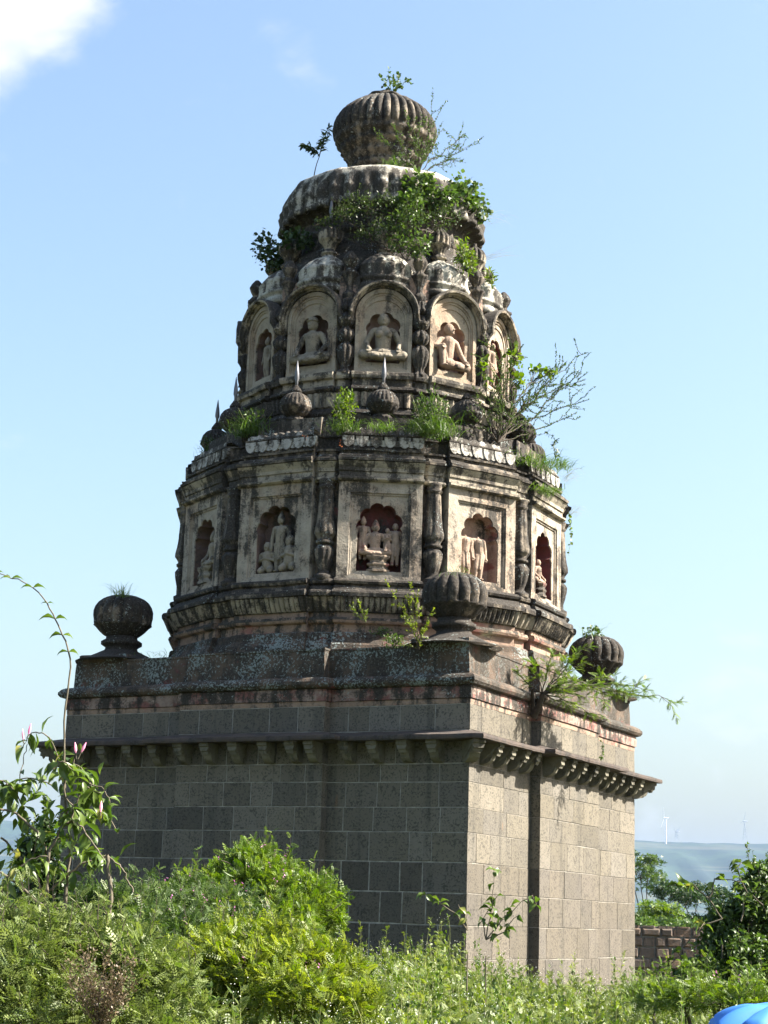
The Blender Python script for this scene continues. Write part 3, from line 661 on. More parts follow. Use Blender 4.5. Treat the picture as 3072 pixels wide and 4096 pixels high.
mb = lathe(refine([(1.86, 8.7), (1.80, 8.95), (1.70, 9.0), (1.62, 9.25), (1.56, 9.40), (1.50, 9.42), (1.52, 9.50), (1.46, 9.56), (1.40, 9.60), (1.38, 9.8), (1.44, 9.84), (1.44, 9.90), (1.34, 9.94), (1.30, 10.2)], .05), 72, AX); tp(mb.build('roof_drum', M['plaster_dark'], amp=.02))
# big lotus dome
def domef(t, j, z):
    a = ((t/(2*PI)*12) % 1-.5)*PI/6; pol = (1/math.cos(a))/(1/math.cos(PI/12)); q = 1+(pol-1)*.8
    if z < 10.66: e = min(1, (10.66-z)/.10); q *= 1+.07*e*(abs(math.cos(20*t))**.6-.75)
    return q
prd = refine([(1.28, 10.12), (1.34, 10.15), (1.40, 10.2), (1.50, 10.23), (1.58, 10.20), (1.60, 10.24), (1.57, 10.36), (1.60, 10.48), (1.565, 10.54), (1.56, 10.60), (1.55, 10.67), (1.525, 10.74), (1.485, 10.80), (1.39, 10.85), (1.20, 10.885), (.98, 10.895), (.78, 10.90), (.66, 10.90), (.58, 10.90), (.5, 10.90)], .035)
tp(lathe(prd, 240, AX, domef).build('lotus_dome', M['dome'], amp=.012))
# crowning pot
kn = lathe(refine([(.61, 10.86), (.61, 10.95), (.57, 10.97), (.56, 11.03), (.60, 11.06), (.61, 11.09), (.57, 11.12), (.53, 11.15), (.54, 11.20), (.50, 11.26)], .02), 72, AX).build('crowning_finial', M['plaster_dark'], amp=.008); tp(kn)
def kf(t, j, z):
    if z > 11.88: return 1+.13*(abs(math.cos(18*t))**.5-.85)
    e = min(1, (11.88-z)/.1); return 1+.07*e*(abs(math.cos(13*t+.6*math.sin(z*22)))-.5)+.04*math.sin(z*40)*e
pk = lathe(refine([(.50, 11.18), (.49, 11.30), (.52, 11.44), (.60, 11.59), (.70, 11.73), (.76, 11.84), (.80, 11.92), (.815, 12.0), (.80, 12.09), (.765, 12.19), (.70, 12.29), (.60, 12.38), (.50, 12.45), (.40, 12.50), (.30, 12.53)], .02), 360, AX, kf).build('ribbed_pot', M['plaster_dark'], amp=.006)
pk.parent = kn
pc = lathe([(.30, 12.52), (.345, 12.545), (.35, 12.57), (.27, 12.58), (.22, 12.60), (.20, 12.65), (.13, 12.69), (.08, 12.73), (.02, 12.74)], 40, AX, lambda t, j, z: 1+.06*math.sin(7*t+z*30)+.05*math.sin(3*t)).build('broken_cap', M['plaster'], amp=.02, sc=5); pc.parent = kn
def capsule(p, r0, q, r1, n=12):
    p = Vector(p); q = Vector(q); d = q-p; ln = d.length; d = d.normalized() if ln > 1e-6 else Vector((0, 0, 1)); a = d.orthogonal().normalized(); b_ = d.cross(a); Ls = []
    for c, r, s0 in ((p, r0, -1), (q, r1, 1)):
        for f in ((-.95, -.7, -.35, 0) if s0 < 0 else (0, .35, .7, .95)):
            rr = r*math.sqrt(max(0, 1-f*f)); cc = c+d*r*f; Ls.append([cc+(a*math.cos(2*PI*i/n)+b_*math.sin(2*PI*i/n))*rr for i in range(n)])
    V = [v for l in Ls for v in l]; F = loops_faces(len(Ls), n)+[tuple(range(n))[::-1], tuple(range((len(Ls)-1)*n, len(Ls)*n))]; return V, F
def ell(c, r, n=16):
    V = []; m = 9
    for j in range(1, m):
        t = PI*j/m
        for i in range(n): V.append((c[0]+r[0]*math.sin(t)*math.cos(2*PI*i/n), c[1]+r[1]*math.sin(t)*math.sin(2*PI*i/n), c[2]-r[2]*math.cos(t)))
    return V, loops_faces(m-1, n)+[tuple(range(n))[::-1], tuple(range((m-2)*n, (m-1)*n))]
def head(z, r=.11, y=.10, turn=0., crown=0, hat=False):
    o = [('e', (0, y, z), (r, r*1.05, r*1.25)), ('c', (0, y-.02, z-r*1.9), r*.5, (0, y-.01, z-r), r*.5),
         ('c', (turn, y+r*.98, z+r*.15), r*.10, (turn, y+r*1.12, z-r*.18), r*.16),
         ('e', (turn-r*.42, y+r*.90, z+r*.12), (r*.2, r*.10, r*.09)), ('e', (turn+r*.42, y+r*.90, z+r*.12), (r*.2, r*.10, r*.09)),
         ('c', (turn-r*.25, y+r*.92, z-r*.48), r*.09, (turn+r*.25, y+r*.92, z-r*.48), r*.09), ('e', (turn, y+r*.72, z-r*.85), (r*.35, r*.3, r*.25)),
         ('e', (-r*1.05, y, z-r*.1), (r*.16, r*.2, r*.5)), ('e', (r*1.05, y, z-r*.1), (r*.16, r*.2, r*.5)),
         ('c', (-r*.7, y+r*.5, z+r*.55), r*.16, (r*.7, y+r*.5, z+r*.55), r*.16)]
    zz = z+r*.9
    for i in range(crown): rr = r*(.95-.75*i/max(1, crown)); o.append(('e', (0, y-.01, zz), (rr, rr, r*.28))); zz += r*.38
    if hat: o += [('e', (0, y, z+r*.75), (r*1.25, r*1.25, r*.25)), ('e', (0, y, z+r*1.15), (r*.95, r*.95, r*.5))]
    return o
def hand(p, d=(0, .6, -.8), s=1.):
    p = Vector(p); d = Vector(d).normalized(); o = [('e', tuple(p), (.045*s, .04*s, .045*s))]
    for i in range(4): q = p+Vector(((i-1.5)*.024*s, 0, 0)); o.append(('c', tuple(q), .014*s, tuple(q+d*(.075+.01*(i in (1, 2)))*s), .010*s))
    o.append(('c', (p.x+.045*s, p.y, p.z), .014*s, (p.x+.06*s, p.y+.03*s, p.z-.03*s), .011*s)); return o
def seated(breast=0, **hk):
    o = head(.87, .105, .12, **hk)+[('c', (0, .08, .26), .13, (0, .10, .58), .15), ('c', (-.17, .09, .63), .075, (.17, .09, .63), .075), ('e', (0, .08, .15), (.24, .17, .13))]
    if breast: o += [('e', (-.085, .22, .54), (.08, .07, .075)), ('e', (.085, .22, .54), (.08, .07, .075))]
    for s in (-1, 1):
        o += [('c', (s*.12, .12, .13), .10, (s*.40, .20, .11), .085), ('c', (s*.40, .20, .10), .08, (-s*.05, .30, .055), .055), ('e', (-s*.12, .31, .05), (.09, .05, .04)),
              ('c', (s*.22, .09, .61), .062, (s*.34, .11, .38), .05), ('c', (s*.34, .11, .38), .05, (s*.30, .27, .22), .038)]+hand((s*.30, .30, .20))
    return o
def kneeup(**hk):
    o = head(.88, .105, .14, **hk)+[('c', (0, .08, .26), .12, (.0, .10, .60), .14), ('c', (-.16, .09, .64), .07, (.16, .09, .64), .07), ('e', (0, .08, .14), (.2, .16, .12)),
         ('c', (-.10, .12, .14), .09, (-.24, .24, .42), .075), ('c', (-.24, .24, .42), .07, (-.20, .24, .05), .05), ('e', (-.20, .30, .02), (.05, .09, .03)),
         ('c', (.12, .12, .12), .09, (.42, .22, .09), .08), ('c', (.42, .22, .08), .075, (.12, .30, .05), .05),
         ('c', (-.21, .10, .62), .06, (-.36, .14, .46), .05), ('c', (-.36, .14, .46), .05, (-.25, .26, .44), .036),
         ('c', (.21, .10, .62), .06, (.33, .13, .38), .048), ('c', (.33, .13, .38), .048, (.36, .27, .18), .036)]+hand((.37, .30, .16))+hand((-.24, .30, .45))
    return o
def standing(headless=False, female=0, sway=0., praying=False, **hk):
    o = [('c', (sway, .05, .52), .085, (0, .06, .72), .09), ('c', (-.11, .05, .775), .045, (.11, .05, .775), .045), ('e', (sway, .05, .49), (.12, .08, .06)), ('c', (sway-.11, .06, .50), .018, (sway+.11, .06, .50), .018)]
    if female: o += [('e', (-.05, .13, .71), (.045, .04, .045)), ('e', (.05, .13, .71), (.045, .04, .045))]
    if not headless: o += head(.92, .062, .07, **hk)
    else: o += [('c', (0, .05, .80), .032, (0, .05, .835), .025)]
    for s in (-1, 1):
        o += [('c', (sway+s*.05, .05, .47), .068, (s*.055, .07, .24), .05), ('c', (s*.055, .07, .24), .05, (s*.06, .05, .03), .033), ('e', (s*.06, .10, .015), (.032, .06, .02)), ('c', (s*.135, .05, .77), .038, (s*.17, .06, .60), .03)]
        if praying: o += [('c', (s*.17, .06, .60), .03, (s*.02, .16, .66), .024)]+hand((s*.02, .17, .67), (0, .1, 1), .6)
        else: o += [('c', (s*.17, .06, .60), .03, (s*.16, .10, .44), .023)]+hand((s*.16, .11, .42), (0, .1, -1), .6)
    o += [('c', (sway, .11, .48), .03, (0, .13, .22), .02)]
    return o
def kneeling(**hk):
    o = head(.84, .12, .10, **hk)+[('c', (0, .08, .26), .15, (0, .08, .58), .14), ('c', (-.18, .08, .61), .075, (.18, .08, .61), .075), ('e', (0, .06, .2), (.2, .16, .12))]
    for s in (-1, 1): o += [('c', (s*.1, .06, .2), .1, (s*.16, .22, .08), .085), ('c', (s*.16, .22, .07), .075, (s*.1, -.0, .04), .05), ('c', (s*.24, .08, .59), .06, (s*.27, .12, .40), .05), ('c', (s*.27, .12, .40), .048, (s*.04, .24, .45), .036)]+hand((s*.03, .25, .47), (0, .2, 1), .8)
    return o
def statue(k, a, items, label, panel_o, mat='statue', vox=.006):
    """items: (primitives, s, depth offset, z of the base, height scale)"""
    for pr, s0, d0, z0, sc in items:
        mb = MB()
        for q in pr:
            V, F = capsule(q[1], q[2]*1.16, q[3], q[4]*1.16) if q[0] == 'c' else ell(q[1], tuple(w_*1.10 for w_ in q[2]))
            mb.add([fpt(k, s0+x*sc, a+d0+y*sc, z0+z*sc) for x, y, z in V], F, 0, True)
        o = mb.build('carved_figure', M[mat]); o.parent = panel_o; o['label'] = label
        r = o.modifiers.new('merge', 'REMESH'); r.mode = 'VOXEL'; r.voxel_size = vox; r.use_smooth_shade = True
        sm = o.modifiers.new('soften', 'SMOOTH'); sm.iterations = 1; sm.factor = .25
def ped(k, a, s0, z0, h, w, panel_o, mat='plaster_grimy'):
    mb = MB(); pr = [(1, 0), (1, .12), (.78, .2), (.72, .3), (.95, .42), (.95, .5), (.70, .6), (.68, .7), (.95, .85), (1.02, .9), (1.02, 1)]; Ls = []
    for q, f in pr: Ls.append([fpt(k, s0+x*w*q, a+y, z0+h*f) for x, y in ((-1, -.24), (-1, -.06), (-.5, -.06+.05*q), (.5, -.06+.05*q), (1, -.06), (1, -.24))])
    stack(mb, Ls); o = mb.build('pedestal', M[mat], amp=.003, sc=9); o.parent = panel_o
b2 = -.14; z2 = 7.60
statue(1, A2, [(seated(1, hat=False), .0, b2, z2, .70)], 'seated cross-legged woman', panels2[1], 'statue_grey')
statue(0, A2, [(seated(0, hat=True, turn=-.03), -.02, b2, z2, .67)], 'seated figure with a round hat', panels2[0], 'statue_grey')
statue(2, A2, [(kneeup(turn=.05), -.05, b2, z2, .67)], 'crouching figure with one knee raised', panels2[2])
statue(-1, A2, [(standing(crown=4), .03, b2, z2-.02, .60)], 'standing figure with a tall crown', panels2[-1], 'statue_grey')
statue(3, A2, [(standing(crown=1, sway=.03), -.03, b2, z2, .67)], 'standing figure', panels2[3])
statue(-2, A2, [(seated(), .0, b2, z2, .58)], 'seated figure', panels2[-2], 'statue_grey')
b1_ = -.18; z1 = 4.43
P1 = panels1
ped(1, A1, -.005, z1, .22, .155, P1[1])
statue(1, A1, [(seated(crown=4), -.05, b1_, z1+.22, .45), (standing(crown=4), -.215, b1_, z1+.17, .56), (standing(praying=True, hat=False), .11, b1_+.02, z1+.18, .43), (standing(sway=.02, crown=0), .215, b1_, z1+.10, .58)], 'deity seated on a pedestal among standing attendants', P1[1])
statue(0, A1, [(standing(crown=5, sway=.0), .03, b1_, z1+.02, .78), (kneeling(), -.17, b1_, z1+.01, .44), (kneeling(), .19, b1_+.02, z1+.02, .50)], 'tall crowned deity with two kneeling worshippers', P1[0], 'statue_grey')
statue(2, A1, [(standing(headless=True, sway=-.02), -.19, b1_+.02, z1+.02, .70), (standing(headless=True, sway=.03), .02, b1_+.02, z1+.02, .70)], 'two headless standing figures', P1[2])
ped(-1, A1, .0, z1, .24, .2, P1[-1], 'statue_grey')
statue(-1, A1, [(seated(crown=4), .12, b1_, z1+.24, .46)], 'seated crowned deity in profile', P1[-1], 'statue_grey')
ped(3, A1, -.02, z1, .20, .13, P1[3])
statue(3, A1, [(seated(), -.02, b1_+.02, z1+.20, .34)], 'small seated figure on a pedestal', P1[3])

def leaf_tmpl(w=.28, fold=.10, curl=.10, tipz=-.12):
    v = np.array([(0, 0, 0), (-w*.8, .28, fold*.8), (-w, .5, fold), (-w*.55, .8, fold*.3-curl*.4), (0, 1, tipz), (w*.55, .8, fold*.3-curl*.4), (w, .5, fold), (w*.8, .28, fold*.8), (0, .4, 0), (0, .75, -curl*.35)])
    f = np.array([(0, 8, 1), (1, 8, 2), (2, 8, 9), (2, 9, 3), (3, 9, 4), (4, 9, 5), (5, 9, 6), (6, 9, 8), (6, 8, 7), (7, 8, 0)]); return v, f
def join_t(ts):
    V = []; F = []; b = 0
    for v, f in ts: V.append(v); F.append(f+b); b += len(v)
    return np.vstack(V), np.vstack(F)
def dia(p, d, l, w, z=.0):
    p = np.array(p, float); d = np.array(d, float); d /= np.linalg.norm(d); s = np.array([-d[1], d[0], 0])
    return np.array([p, p+d*l*.5-s*w+(0, 0, z), p+d*l, p+d*l*.5+s*w+(0, 0, z)]), np.array([(0, 2, 1), (0, 3, 2)])
def pinn(n=6, ll=.24, lw=.065, droop=.25):
    ts = []
    for i in range(n):
        y = .12+.80*i/(n-1); z = -droop*y*y
        for sg in (-1, 1): ts.append(dia((0, y, z), (sg*1, .35, 0), ll*(1-.25*abs(i/(n-1)-.4)), lw, .015))
    ts.append(dia((0, .93, -droop*.9), (0, 1, 0), ll, lw)); ts.append(dia((0, 0, 0), (0, 1, 0), 1., .008, -droop*.3))
    return join_t(ts)
LEAF = leaf_tmpl(); LEAFN = leaf_tmpl(.16, .05, .15, -.15); ROUND = leaf_tmpl(.42, .06, .06, -.08); CURL = leaf_tmpl(.30, .20, .30, -.38); CURLN = leaf_tmpl(.20, .10, .22, -.30)
PINN = pinn(); PINF = pinn(9, .20, .045, .2); TINY = dia((0, 0, 0), (0, 1, 0), 1, .3, .06)
TRI = join_t([dia((0, 0, 0), (0, 1, .0), .9, .26, .05), dia((0, 0, 0), (-1, .25, 0), .8, .22, .05), dia((0, 0, 0), (1, .25, 0), .8, .22, .05)])
FEATH = join_t([dia((0, .1*i, 0), (sg, .7, 0), .5-.03*i, .06, .02) for i in range(1, 9) for sg in (-1, 1)]+[dia((0, .8, 0), (0, 1, 0), .4, .06)])
BALL = (np.array([(0, 0, -1), (1, 0, 0), (0, 1, 0), (-1, 0, 0), (0, -1, 0), (0, 0, 1.)])*.5, np.array([(0, 2, 1), (0, 3, 2), (0, 4, 3), (0, 1, 4), (5, 1, 2), (5, 2, 3), (5, 3, 4), (5, 4, 1)]))
def nz(a): return a/np.maximum(1e-9, np.linalg.norm(a, axis=-1, keepdims=True))
class Buf:
    def __init__(s): s.V = []; s.F = []; s.R = []; s.n = 0
    def inst(s, T_, P, D, S_, tilt=.5, up=(0, 0, 1)):
        v, f = T_; P = np.asarray(P, float).reshape(-1, 3); m = len(P)
        if not m: return s
        D = nz(np.asarray(D, float).reshape(-1, 3)); S_ = np.broadcast_to(np.asarray(S_, float), (m,))
        u = np.array(up, float)+RN.normal(0, tilt, (m, 3)); X = nz(np.cross(D, u)); Z = np.cross(X, D)
        W = P[:, None]+S_[:, None, None]*(v[None, :, 0:1]*X[:, None]+v[None, :, 1:2]*D[:, None]+v[None, :, 2:3]*Z[:, None])
        s.V.append(W.reshape(-1, 3)); s.F.append((f[None]+(np.arange(m)*len(v))[:, None, None]).reshape(-1, 3)+s.n)
        s.R.append(np.repeat(RN.random(m), len(v))); s.n += m*len(v); return s
    def tube(s, pts, r0, r1, n=5):
        pts = np.asarray(pts, float); k = len(pts); d = nz(np.gradient(pts, axis=0)); a = nz(np.cross(d, (.31, .22, .93))); b_ = np.cross(d, a)
        r = np.linspace(r0, r1, k)[:, None]; V = np.stack([pts+r*(a*math.cos(2*PI*i/n)+b_*math.sin(2*PI*i/n)) for i in range(n)], 1).reshape(-1, 3)
        F = []
        for j in range(k-1):
            for i in range(n): p, q = j*n+i, j*n+(i+1) % n; F += [(p, q, q+n), (p, q+n, p+n)]
        s.V.append(V); s.F.append(np.array(F)+s.n); s.R.append(np.full(len(V), RN.random())); s.n += len(V); return s
    def blades(s, P, D, Ln, Wd, grav=.6, seg=5):
        """arching grass blades"""
        P = np.asarray(P, float); m = len(P); D = nz(np.asarray(D, float)); Ln = np.broadcast_to(Ln, (m,)); rows = []
        side = nz(np.cross(D, (0, 0, 1))+RN.normal(0, .3, (m, 3)))
        for j in range(seg+1):
            f = j/seg; c = P+D*(Ln*f)[:, None]; c[:, 2] -= grav*Ln*f*f*f*.6; c[:, :2] += D[:, :2]*(Ln*f*f*.25)[:, None]
            wd = Wd*(1-f**1.5)+.0003; rows.append(c-side*wd); rows.append(c+side*wd)
        V = np.stack(rows, 1); n = 2*(seg+1); F = []
        for j in range(seg): F += [(2*j, 2*j+1, 2*j+3), (2*j, 2*j+3, 2*j+2)]
        s.V.append(V.reshape(-1, 3)); s.F.append((np.array(F)[None]+(np.arange(m)*n)[:, None, None]).reshape(-1, 3)+s.n); s.R.append(np.repeat(RN.random(m), n)); s.n += m*n; return s
    def build(s, name, mat, parent, smooth=True):
        if not s.n: return None
        V = np.vstack(s.V); loc = np.array(parent.location) if parent else 0
        me = np_mesh(name, V-loc, np.vstack(s.F), smooth); R = np.concatenate(s.R)
        if len(me.vertices) == len(R): me.attributes.new('rnd', 'FLOAT', 'POINT').data.foreach_set('value', R.astype(np.float32))
        return link(name, me, M[mat], parent)
def plant(name, label, cat, base, parts, group=None):
    o = empty(name, tuple(base)); tag(o, label, cat, group)
    for nm, (bf, mat) in parts.items(): bf.build(nm, mat, o)
    return o
def curve(p, q, bend=(0, 0, 0), n=10, wob=.0):
    p = np.array(p); q = np.array(q); b_ = np.array(bend); f = np.linspace(0, 1, n)[:, None]
    c = p+(q-p)*f+b_*(4*f*(1-f)); ln = np.linalg.norm(q-p)
    if wob: c[1:-1] += RN.normal(0, wob*ln, (n-2, 3))
    return c
def nodes(c, k, f0=.2):
    """k points with tangents along the polyline"""
    f = f0+(1-f0)*RN.random(k); x = f*(len(c)-1); i = np.minimum(x.astype(int), len(c)-2); t = (x-i)[:, None]
    return c[i]*(1-t)+c[i+1]*t, nz(c[i+1]-c[i])
def scatter(cs, k, f=.30):
    o = []
    for c, r in cs:
        o.append((c, tuple(q*.66 for q in r)))
        for _ in range(k):
            d = nz(RN.normal(0, 1, 3)); d[2] = abs(d[2])*1.0-.15; q = f*RN.uniform(.55, 1.15); o.append((np.array(c)+d*np.array(r)*RN.uniform(.60, 1.0), tuple(w*q for w in r)))
    return o
def blobs(cs, n, inner=.55, lump=.28, fr=2.6):
    """n points and outward directions in lumpy ellipsoids cs = [(centre, radii)]"""
    w_ = np.array([c[1][0]*c[1][1]+c[1][0]*c[1][2]+c[1][1]*c[1][2] for c in cs]); w_ = w_/w_.sum(); P = []; D = []
    for (c, r), q in zip(cs, w_):
        m = int(n*q)+1; d = nz(RN.normal(0, 1, (m, 3))); rad = inner+(1-inner)*RN.random(m)**.6
        ph = RN.random(3)*6; lp = np.sin(d[:, 0]*fr*2+ph[0])*np.sin(d[:, 1]*fr*2+ph[1])+.7*np.sin(d[:, 2]*fr*3+ph[2])*np.sin(d[:, 0]*fr*4+ph[1])
        rad = rad*(1+lump*lp*.7); P.append(np.array(c)+d*rad[:, None]*np.array(r)); D.append(d)
    return np.vstack(P), np.vstack(D)
def twigs(base, tips, r0, bend=.12, sub_=6, sl=.35, wob=.015):
    """main branches from base to tips, each with side twigs; returns stem buffer and the list of twig polylines"""
    st = Buf(); lines = []
    for tp_ in tips:
        q = np.array(tp_); ln = np.linalg.norm(q-base); bd = RN.normal(0, bend*ln*.5, 3); bd[2] = abs(bd[2])*.6
        c = curve(base, q, bd, 12, wob); st.tube(c, r0, r0*.25); lines.append(c)
        P, D = nodes(c, sub_, .25)
        for p, d in zip(P, D):
            e = nz(d+RN.normal(0, .55, 3)); l2 = ln*sl*RN.uniform(.5, 1.1); c2 = curve(p, p+e*l2, RN.normal(0, .06*l2, 3), 7, .02); st.tube(c2, r0*.4, r0*.12, 4); lines.append(c2)
    return st, lines
def leafed(lines, T_, k, size, up=.2, spread=.9):
    bf = Buf()
    for c in lines:
        ln = np.linalg.norm(np.diff(c, axis=0), axis=1).sum(); P, D = nodes(c, max(3, int(ln*k)), .15)
        E_ = D*.5+RN.normal(0, spread*.6, P.shape); E_[:, 2] += up; bf.inst(T_, P, E_, size*RN.uniform(.6, 1.15, len(P)), .5)
    return bf
VX = np.array(_r); VY = np.array(_v)
def A(x, y, D, dz=0): p = np.array(at(x, y, D)); p[2] += dz; return p
# ================= plants growing on the tower
# crowning sprout
bs = A(848, 204, 24.9); st, ln = twigs(bs, [A(825, 168, 24.9), A(840, 158, 24.8), A(862, 158, 25), A(885, 172, 25), A(872, 182, 24.8), A(850, 170, 24.7)], .006, sub_=4)
plant('sprouting_plant', 'small leafy sprout growing out of the very top of the crowning pot', 'plant', bs, {'stem': (st, 'twig_green'), 'foliage': (leafed(ln, ROUND, 42, .055), 'leaf_mid')}, 'plants on the tower')
# slender sapling on the left of the dome
bs = A(676, 402, 24.6); st = Buf(); c0 = curve(bs, A(690, 338, 24.6), (-.02, 0, .02), 8); st.tube(c0, .010, .006); ln = []
for q in ((655, 312), (712, 272), (700, 300), (668, 318)): c = curve(c0[-1], A(*q, 24.6), (0, 0, .05), 7); st.tube(c, .006, .003); ln.append(c)
lf = Buf()
for c in ln:
    P, D = nodes(c, 30, .1); E_ = D*.5+RN.normal(0, .5, P.shape); E_[:, 2] -= .55; lf.inst(LEAFN, P, E_, RN.uniform(.08, .13, len(P)), .6)
plant('sapling', 'slender dark sapling with drooping narrow leaves rising left of the crowning pot', 'sapling', bs, {'stem': (st, 'bark_dark'), 'foliage': (lf, 'leaf_dark')}, 'plants on the tower')
# wiry shrub by the crowning pot
bs = A(905, 375, 24.1); tips = [A(*q, d) for q, d in (((830, 300), 23.9), ((850, 272), 24), ((878, 262), 24), ((905, 285), 24), ((935, 240), 24.4), ((960, 280), 24.5), ((1005, 288), 24.7), ((1000, 322), 24.6), ((975, 345), 24.4), ((950, 310), 24.3), ((860, 330), 23.9), ((925, 320), 24))]
st, ln = twigs(bs, tips, .008, sub_=8, sl=.4); plant('thorny_shrub', 'wiry small-leaved shrub spreading beside the neck of the crowning pot', 'shrub', bs, {'stem': (st, 'bark_dark'), 'foliage': (leafed(ln, TINY, 75, .034), 'leaf_mid')}, 'plants on the tower')
def tuft(name, label, x, y, D, n, ln_, spread=.7, r=.08, mat='grass', wd=.004, lean=(0, 0), grav=.6, cat='grass tuft', extra=None):
    bs = A(x, y, D); P = bs+RN.normal(0, 1, (n, 3))*(r, r, .01); E_ = RN.normal(0, spread, (n, 3)); E_[:, 2] = 1+RN.random(n)*.5; E_ += VX*lean[0]
    E_[:, 2] += lean[1]; bf = Buf().blades(P, E_, ln_*RN.uniform(.4, 1.1, n), wd, grav); pt = {'blades': (bf, mat)}
    if extra: pt.update(extra(bs))
    return plant(name, label, cat, bs, pt, 'plants on the tower')
tuft('grass_tuft', 'bright grass tuft at the foot of the crowning pot', 855, 366, 24.0, 170, .24, .8, .13, lean=(.2, 0))
def leafy(name, label, cs, n, T_, size, mat, base,  tips=None, smat='bark_dark', cat='shrub', inner=.45, extra=None, group='plants on the tower', up=.2, out=.7, r0=.008):
    P, D = blobs(scatter(cs, 24) if n > 2500 else cs, n, inner); E_ = D*out*.7+RN.normal(0, .6, P.shape); E_[:, 2] += up
    bf = Buf().inst(T_, P, E_, size*RN.uniform(.5, 1.3, len(P)), .6); st = Buf()
    for (c, r) in cs:
        st.tube(curve(base, c, RN.normal(0, .05, 3), 8, .02), r0, r0*.6)
        dd = nz(RN.normal(0, 1, (9, 3)))
        for d in dd: st.tube(curve(np.array(c)-d*.1*np.array(r), np.array(c)+d*np.array(r)*RN.uniform(.8, 1.2), RN.normal(0, .03, 3), 7, .02), r0*.6, r0*.2, 4)
    if n > 2500 and not name.startswith('distant'):      # ragged upright sprigs over the outline
        o_ = np.where((D[:, 2] > .15))[0]
        for i in RN.choice(o_, 90, False):
            h = RN.uniform(.05, .20); c = curve(P[i], P[i]+(RN.normal(0, .04), RN.normal(0, .04), h), RN.normal(0, .015, 3), 6); st.tube(c, .0022, .001, 3); k = int(h*70)+3
            q, d = nodes(c, k, .1); e = RN.normal(0, .7, q.shape); e[:, 2] += .5; bf.inst(T_, q, e, size*RN.uniform(.35, .8, k), .5)
    pt = {'stem': (st, smat), 'foliage': (bf, mat)}
    if extra: pt.update(extra(P, D))
    return plant(name, label, cat, base, pt, group)
leafy('climbing_vine', 'bright heart-leaved vine draped over the right shoulder of the dome', [(A(905, 400, 23.55), (.28, .25, .18)), (A(880, 440, 23.3), (.30, .2, .2)), (A(950, 430, 23.6), (.35, .25, .18)), (A(1000, 420, 24.1), (.28, .3, .26)), (A(1030, 455, 24.5), (.2, .25, .2))], 1500, ROUND, .075, 'leaf_mid', A(960, 470, 23.8), cat='vine', inner=.2)
leafy('tangled_shrub', 'twiggy dark shrub tangled across the front of the dome', [(A(790, 450, 23.3), (.48, .28, .30)), (A(740, 470, 23.4), (.22, .2, .2)), (A(860, 480, 23.1), (.42, .28, .26)), (A(950, 480, 23.4), (.36, .25, .22)), (A(800, 510, 23.1), (.34, .2, .18)), (A(700, 490, 23.6), (.2, .2, .16))], 2600, TINY, .042, 'leaf_olive', A(840, 540, 23.2), inner=.1)
leafy('leafy_shrub', 'leafy green shrub hanging between the small cupolas below the dome', [(A(905, 530, 22.95), (.22, .2, .2)), (A(860, 525, 22.95), (.2, .18, .14)), (A(880, 480, 23.0), (.3, .2, .2))], 650, LEAF, .06, 'leaf_mid', A(880, 560, 23.1), inner=.2)
leafy('round_leaved_shrub', 'dark round-leaved shrub jutting out left of the dome', [(A(572, 535, 24.7), (.20, .2, .26)), (A(600, 560, 24.5), (.25, .22, .2)), (A(640, 520, 24.0), (.28, .25, .16))], 800, ROUND, .062, 'leaf_dark', A(630, 575, 24.2), inner=.2)
leafy('hanging_creeper', 'green creeper hanging over the right small cupolas', [(A(1000, 548, 23.4), (.13, .12, .26)), (A(1018, 565, 23.5), (.10, .1, .2)), (A(1060, 600, 23.9), (.07, .1, .15))], 420, LEAFN, .075, 'leaf_bright', A(1005, 520, 23.5), cat='creeper', inner=.1)
tuft('dry_grass_tuft', 'thin dry grass arching out right of the dome', 1035, 480, 24.6, 26, .6, .5, .10, 'grass_dry', .0022, (1.1, -.2), .9)
tuft('dry_grass_tuft', 'thin bare twiggy grass sticking out to the right under the dome lip', 1045, 560, 24.6, 14, .5, .5, .08, 'grass_dry', .0025, (1.6, -.6), .3)
# terrace of the lower tier
def of(cols, k, box=.0, sz=.03, mat='orange_fl'):
    def g(bs):
        P = np.array([A(*c) for c in cols]); P = np.repeat(P, k, 0)+RN.normal(0, .012, (len(P)*k, 3)); return {'flower': (Buf().inst(TRI, P, RN.normal(0, 1, P.shape), sz*.6), mat)}
    return g
def herb(label, x, y, D, rx, rz, n, leaf='leaf_bright', T_=LEAFN, sz=.07, gr=80, gl=.3, extra=None, name='herb_clump'):
    bs = A(x, y, D); cs = [(bs+(0, 0, rz*.9), (rx, rx*.7, rz))]
    P, Dd = blobs(cs, n, .2); E_ = Dd*.6+RN.normal(0, .5, P.shape); E_[:, 2] += .5; lf = Buf().inst(T_, P, E_, sz*RN.uniform(.5, 1.2, len(P)), .5)
    Q = bs+RN.normal(0, 1, (gr, 3))*(rx*.6, rx*.5, .01); G = RN.normal(0, .5, (gr, 3)); G[:, 2] = 1.2; bl = Buf().blades(Q, G, gl*RN.uniform(.5, 1.2, gr), .004, .8)
    st = Buf()
    for _ in range(10): st.tube(curve(bs+RN.normal(0, .04, 3)*(1, 1, 0), bs+(RN.normal(0, rx*.6), RN.normal(0, rx*.5), rz*1.6), RN.normal(0, .03, 3), 6), .004, .002, 4)
    pt = {'stem': (st, 'twig_green'), 'foliage': (lf, leaf), 'blades': (bl, 'grass')}
    if extra: pt.update(extra(bs))
    return plant(name, label, 'plant clump', bs, pt, 'plants on the tower')
herb('green weed clump beside the left small pot of the lower terrace', 540, 940, 23.1, .26, .20, 420, 'leaf_mid', LEAFN, .06, 260, .38)
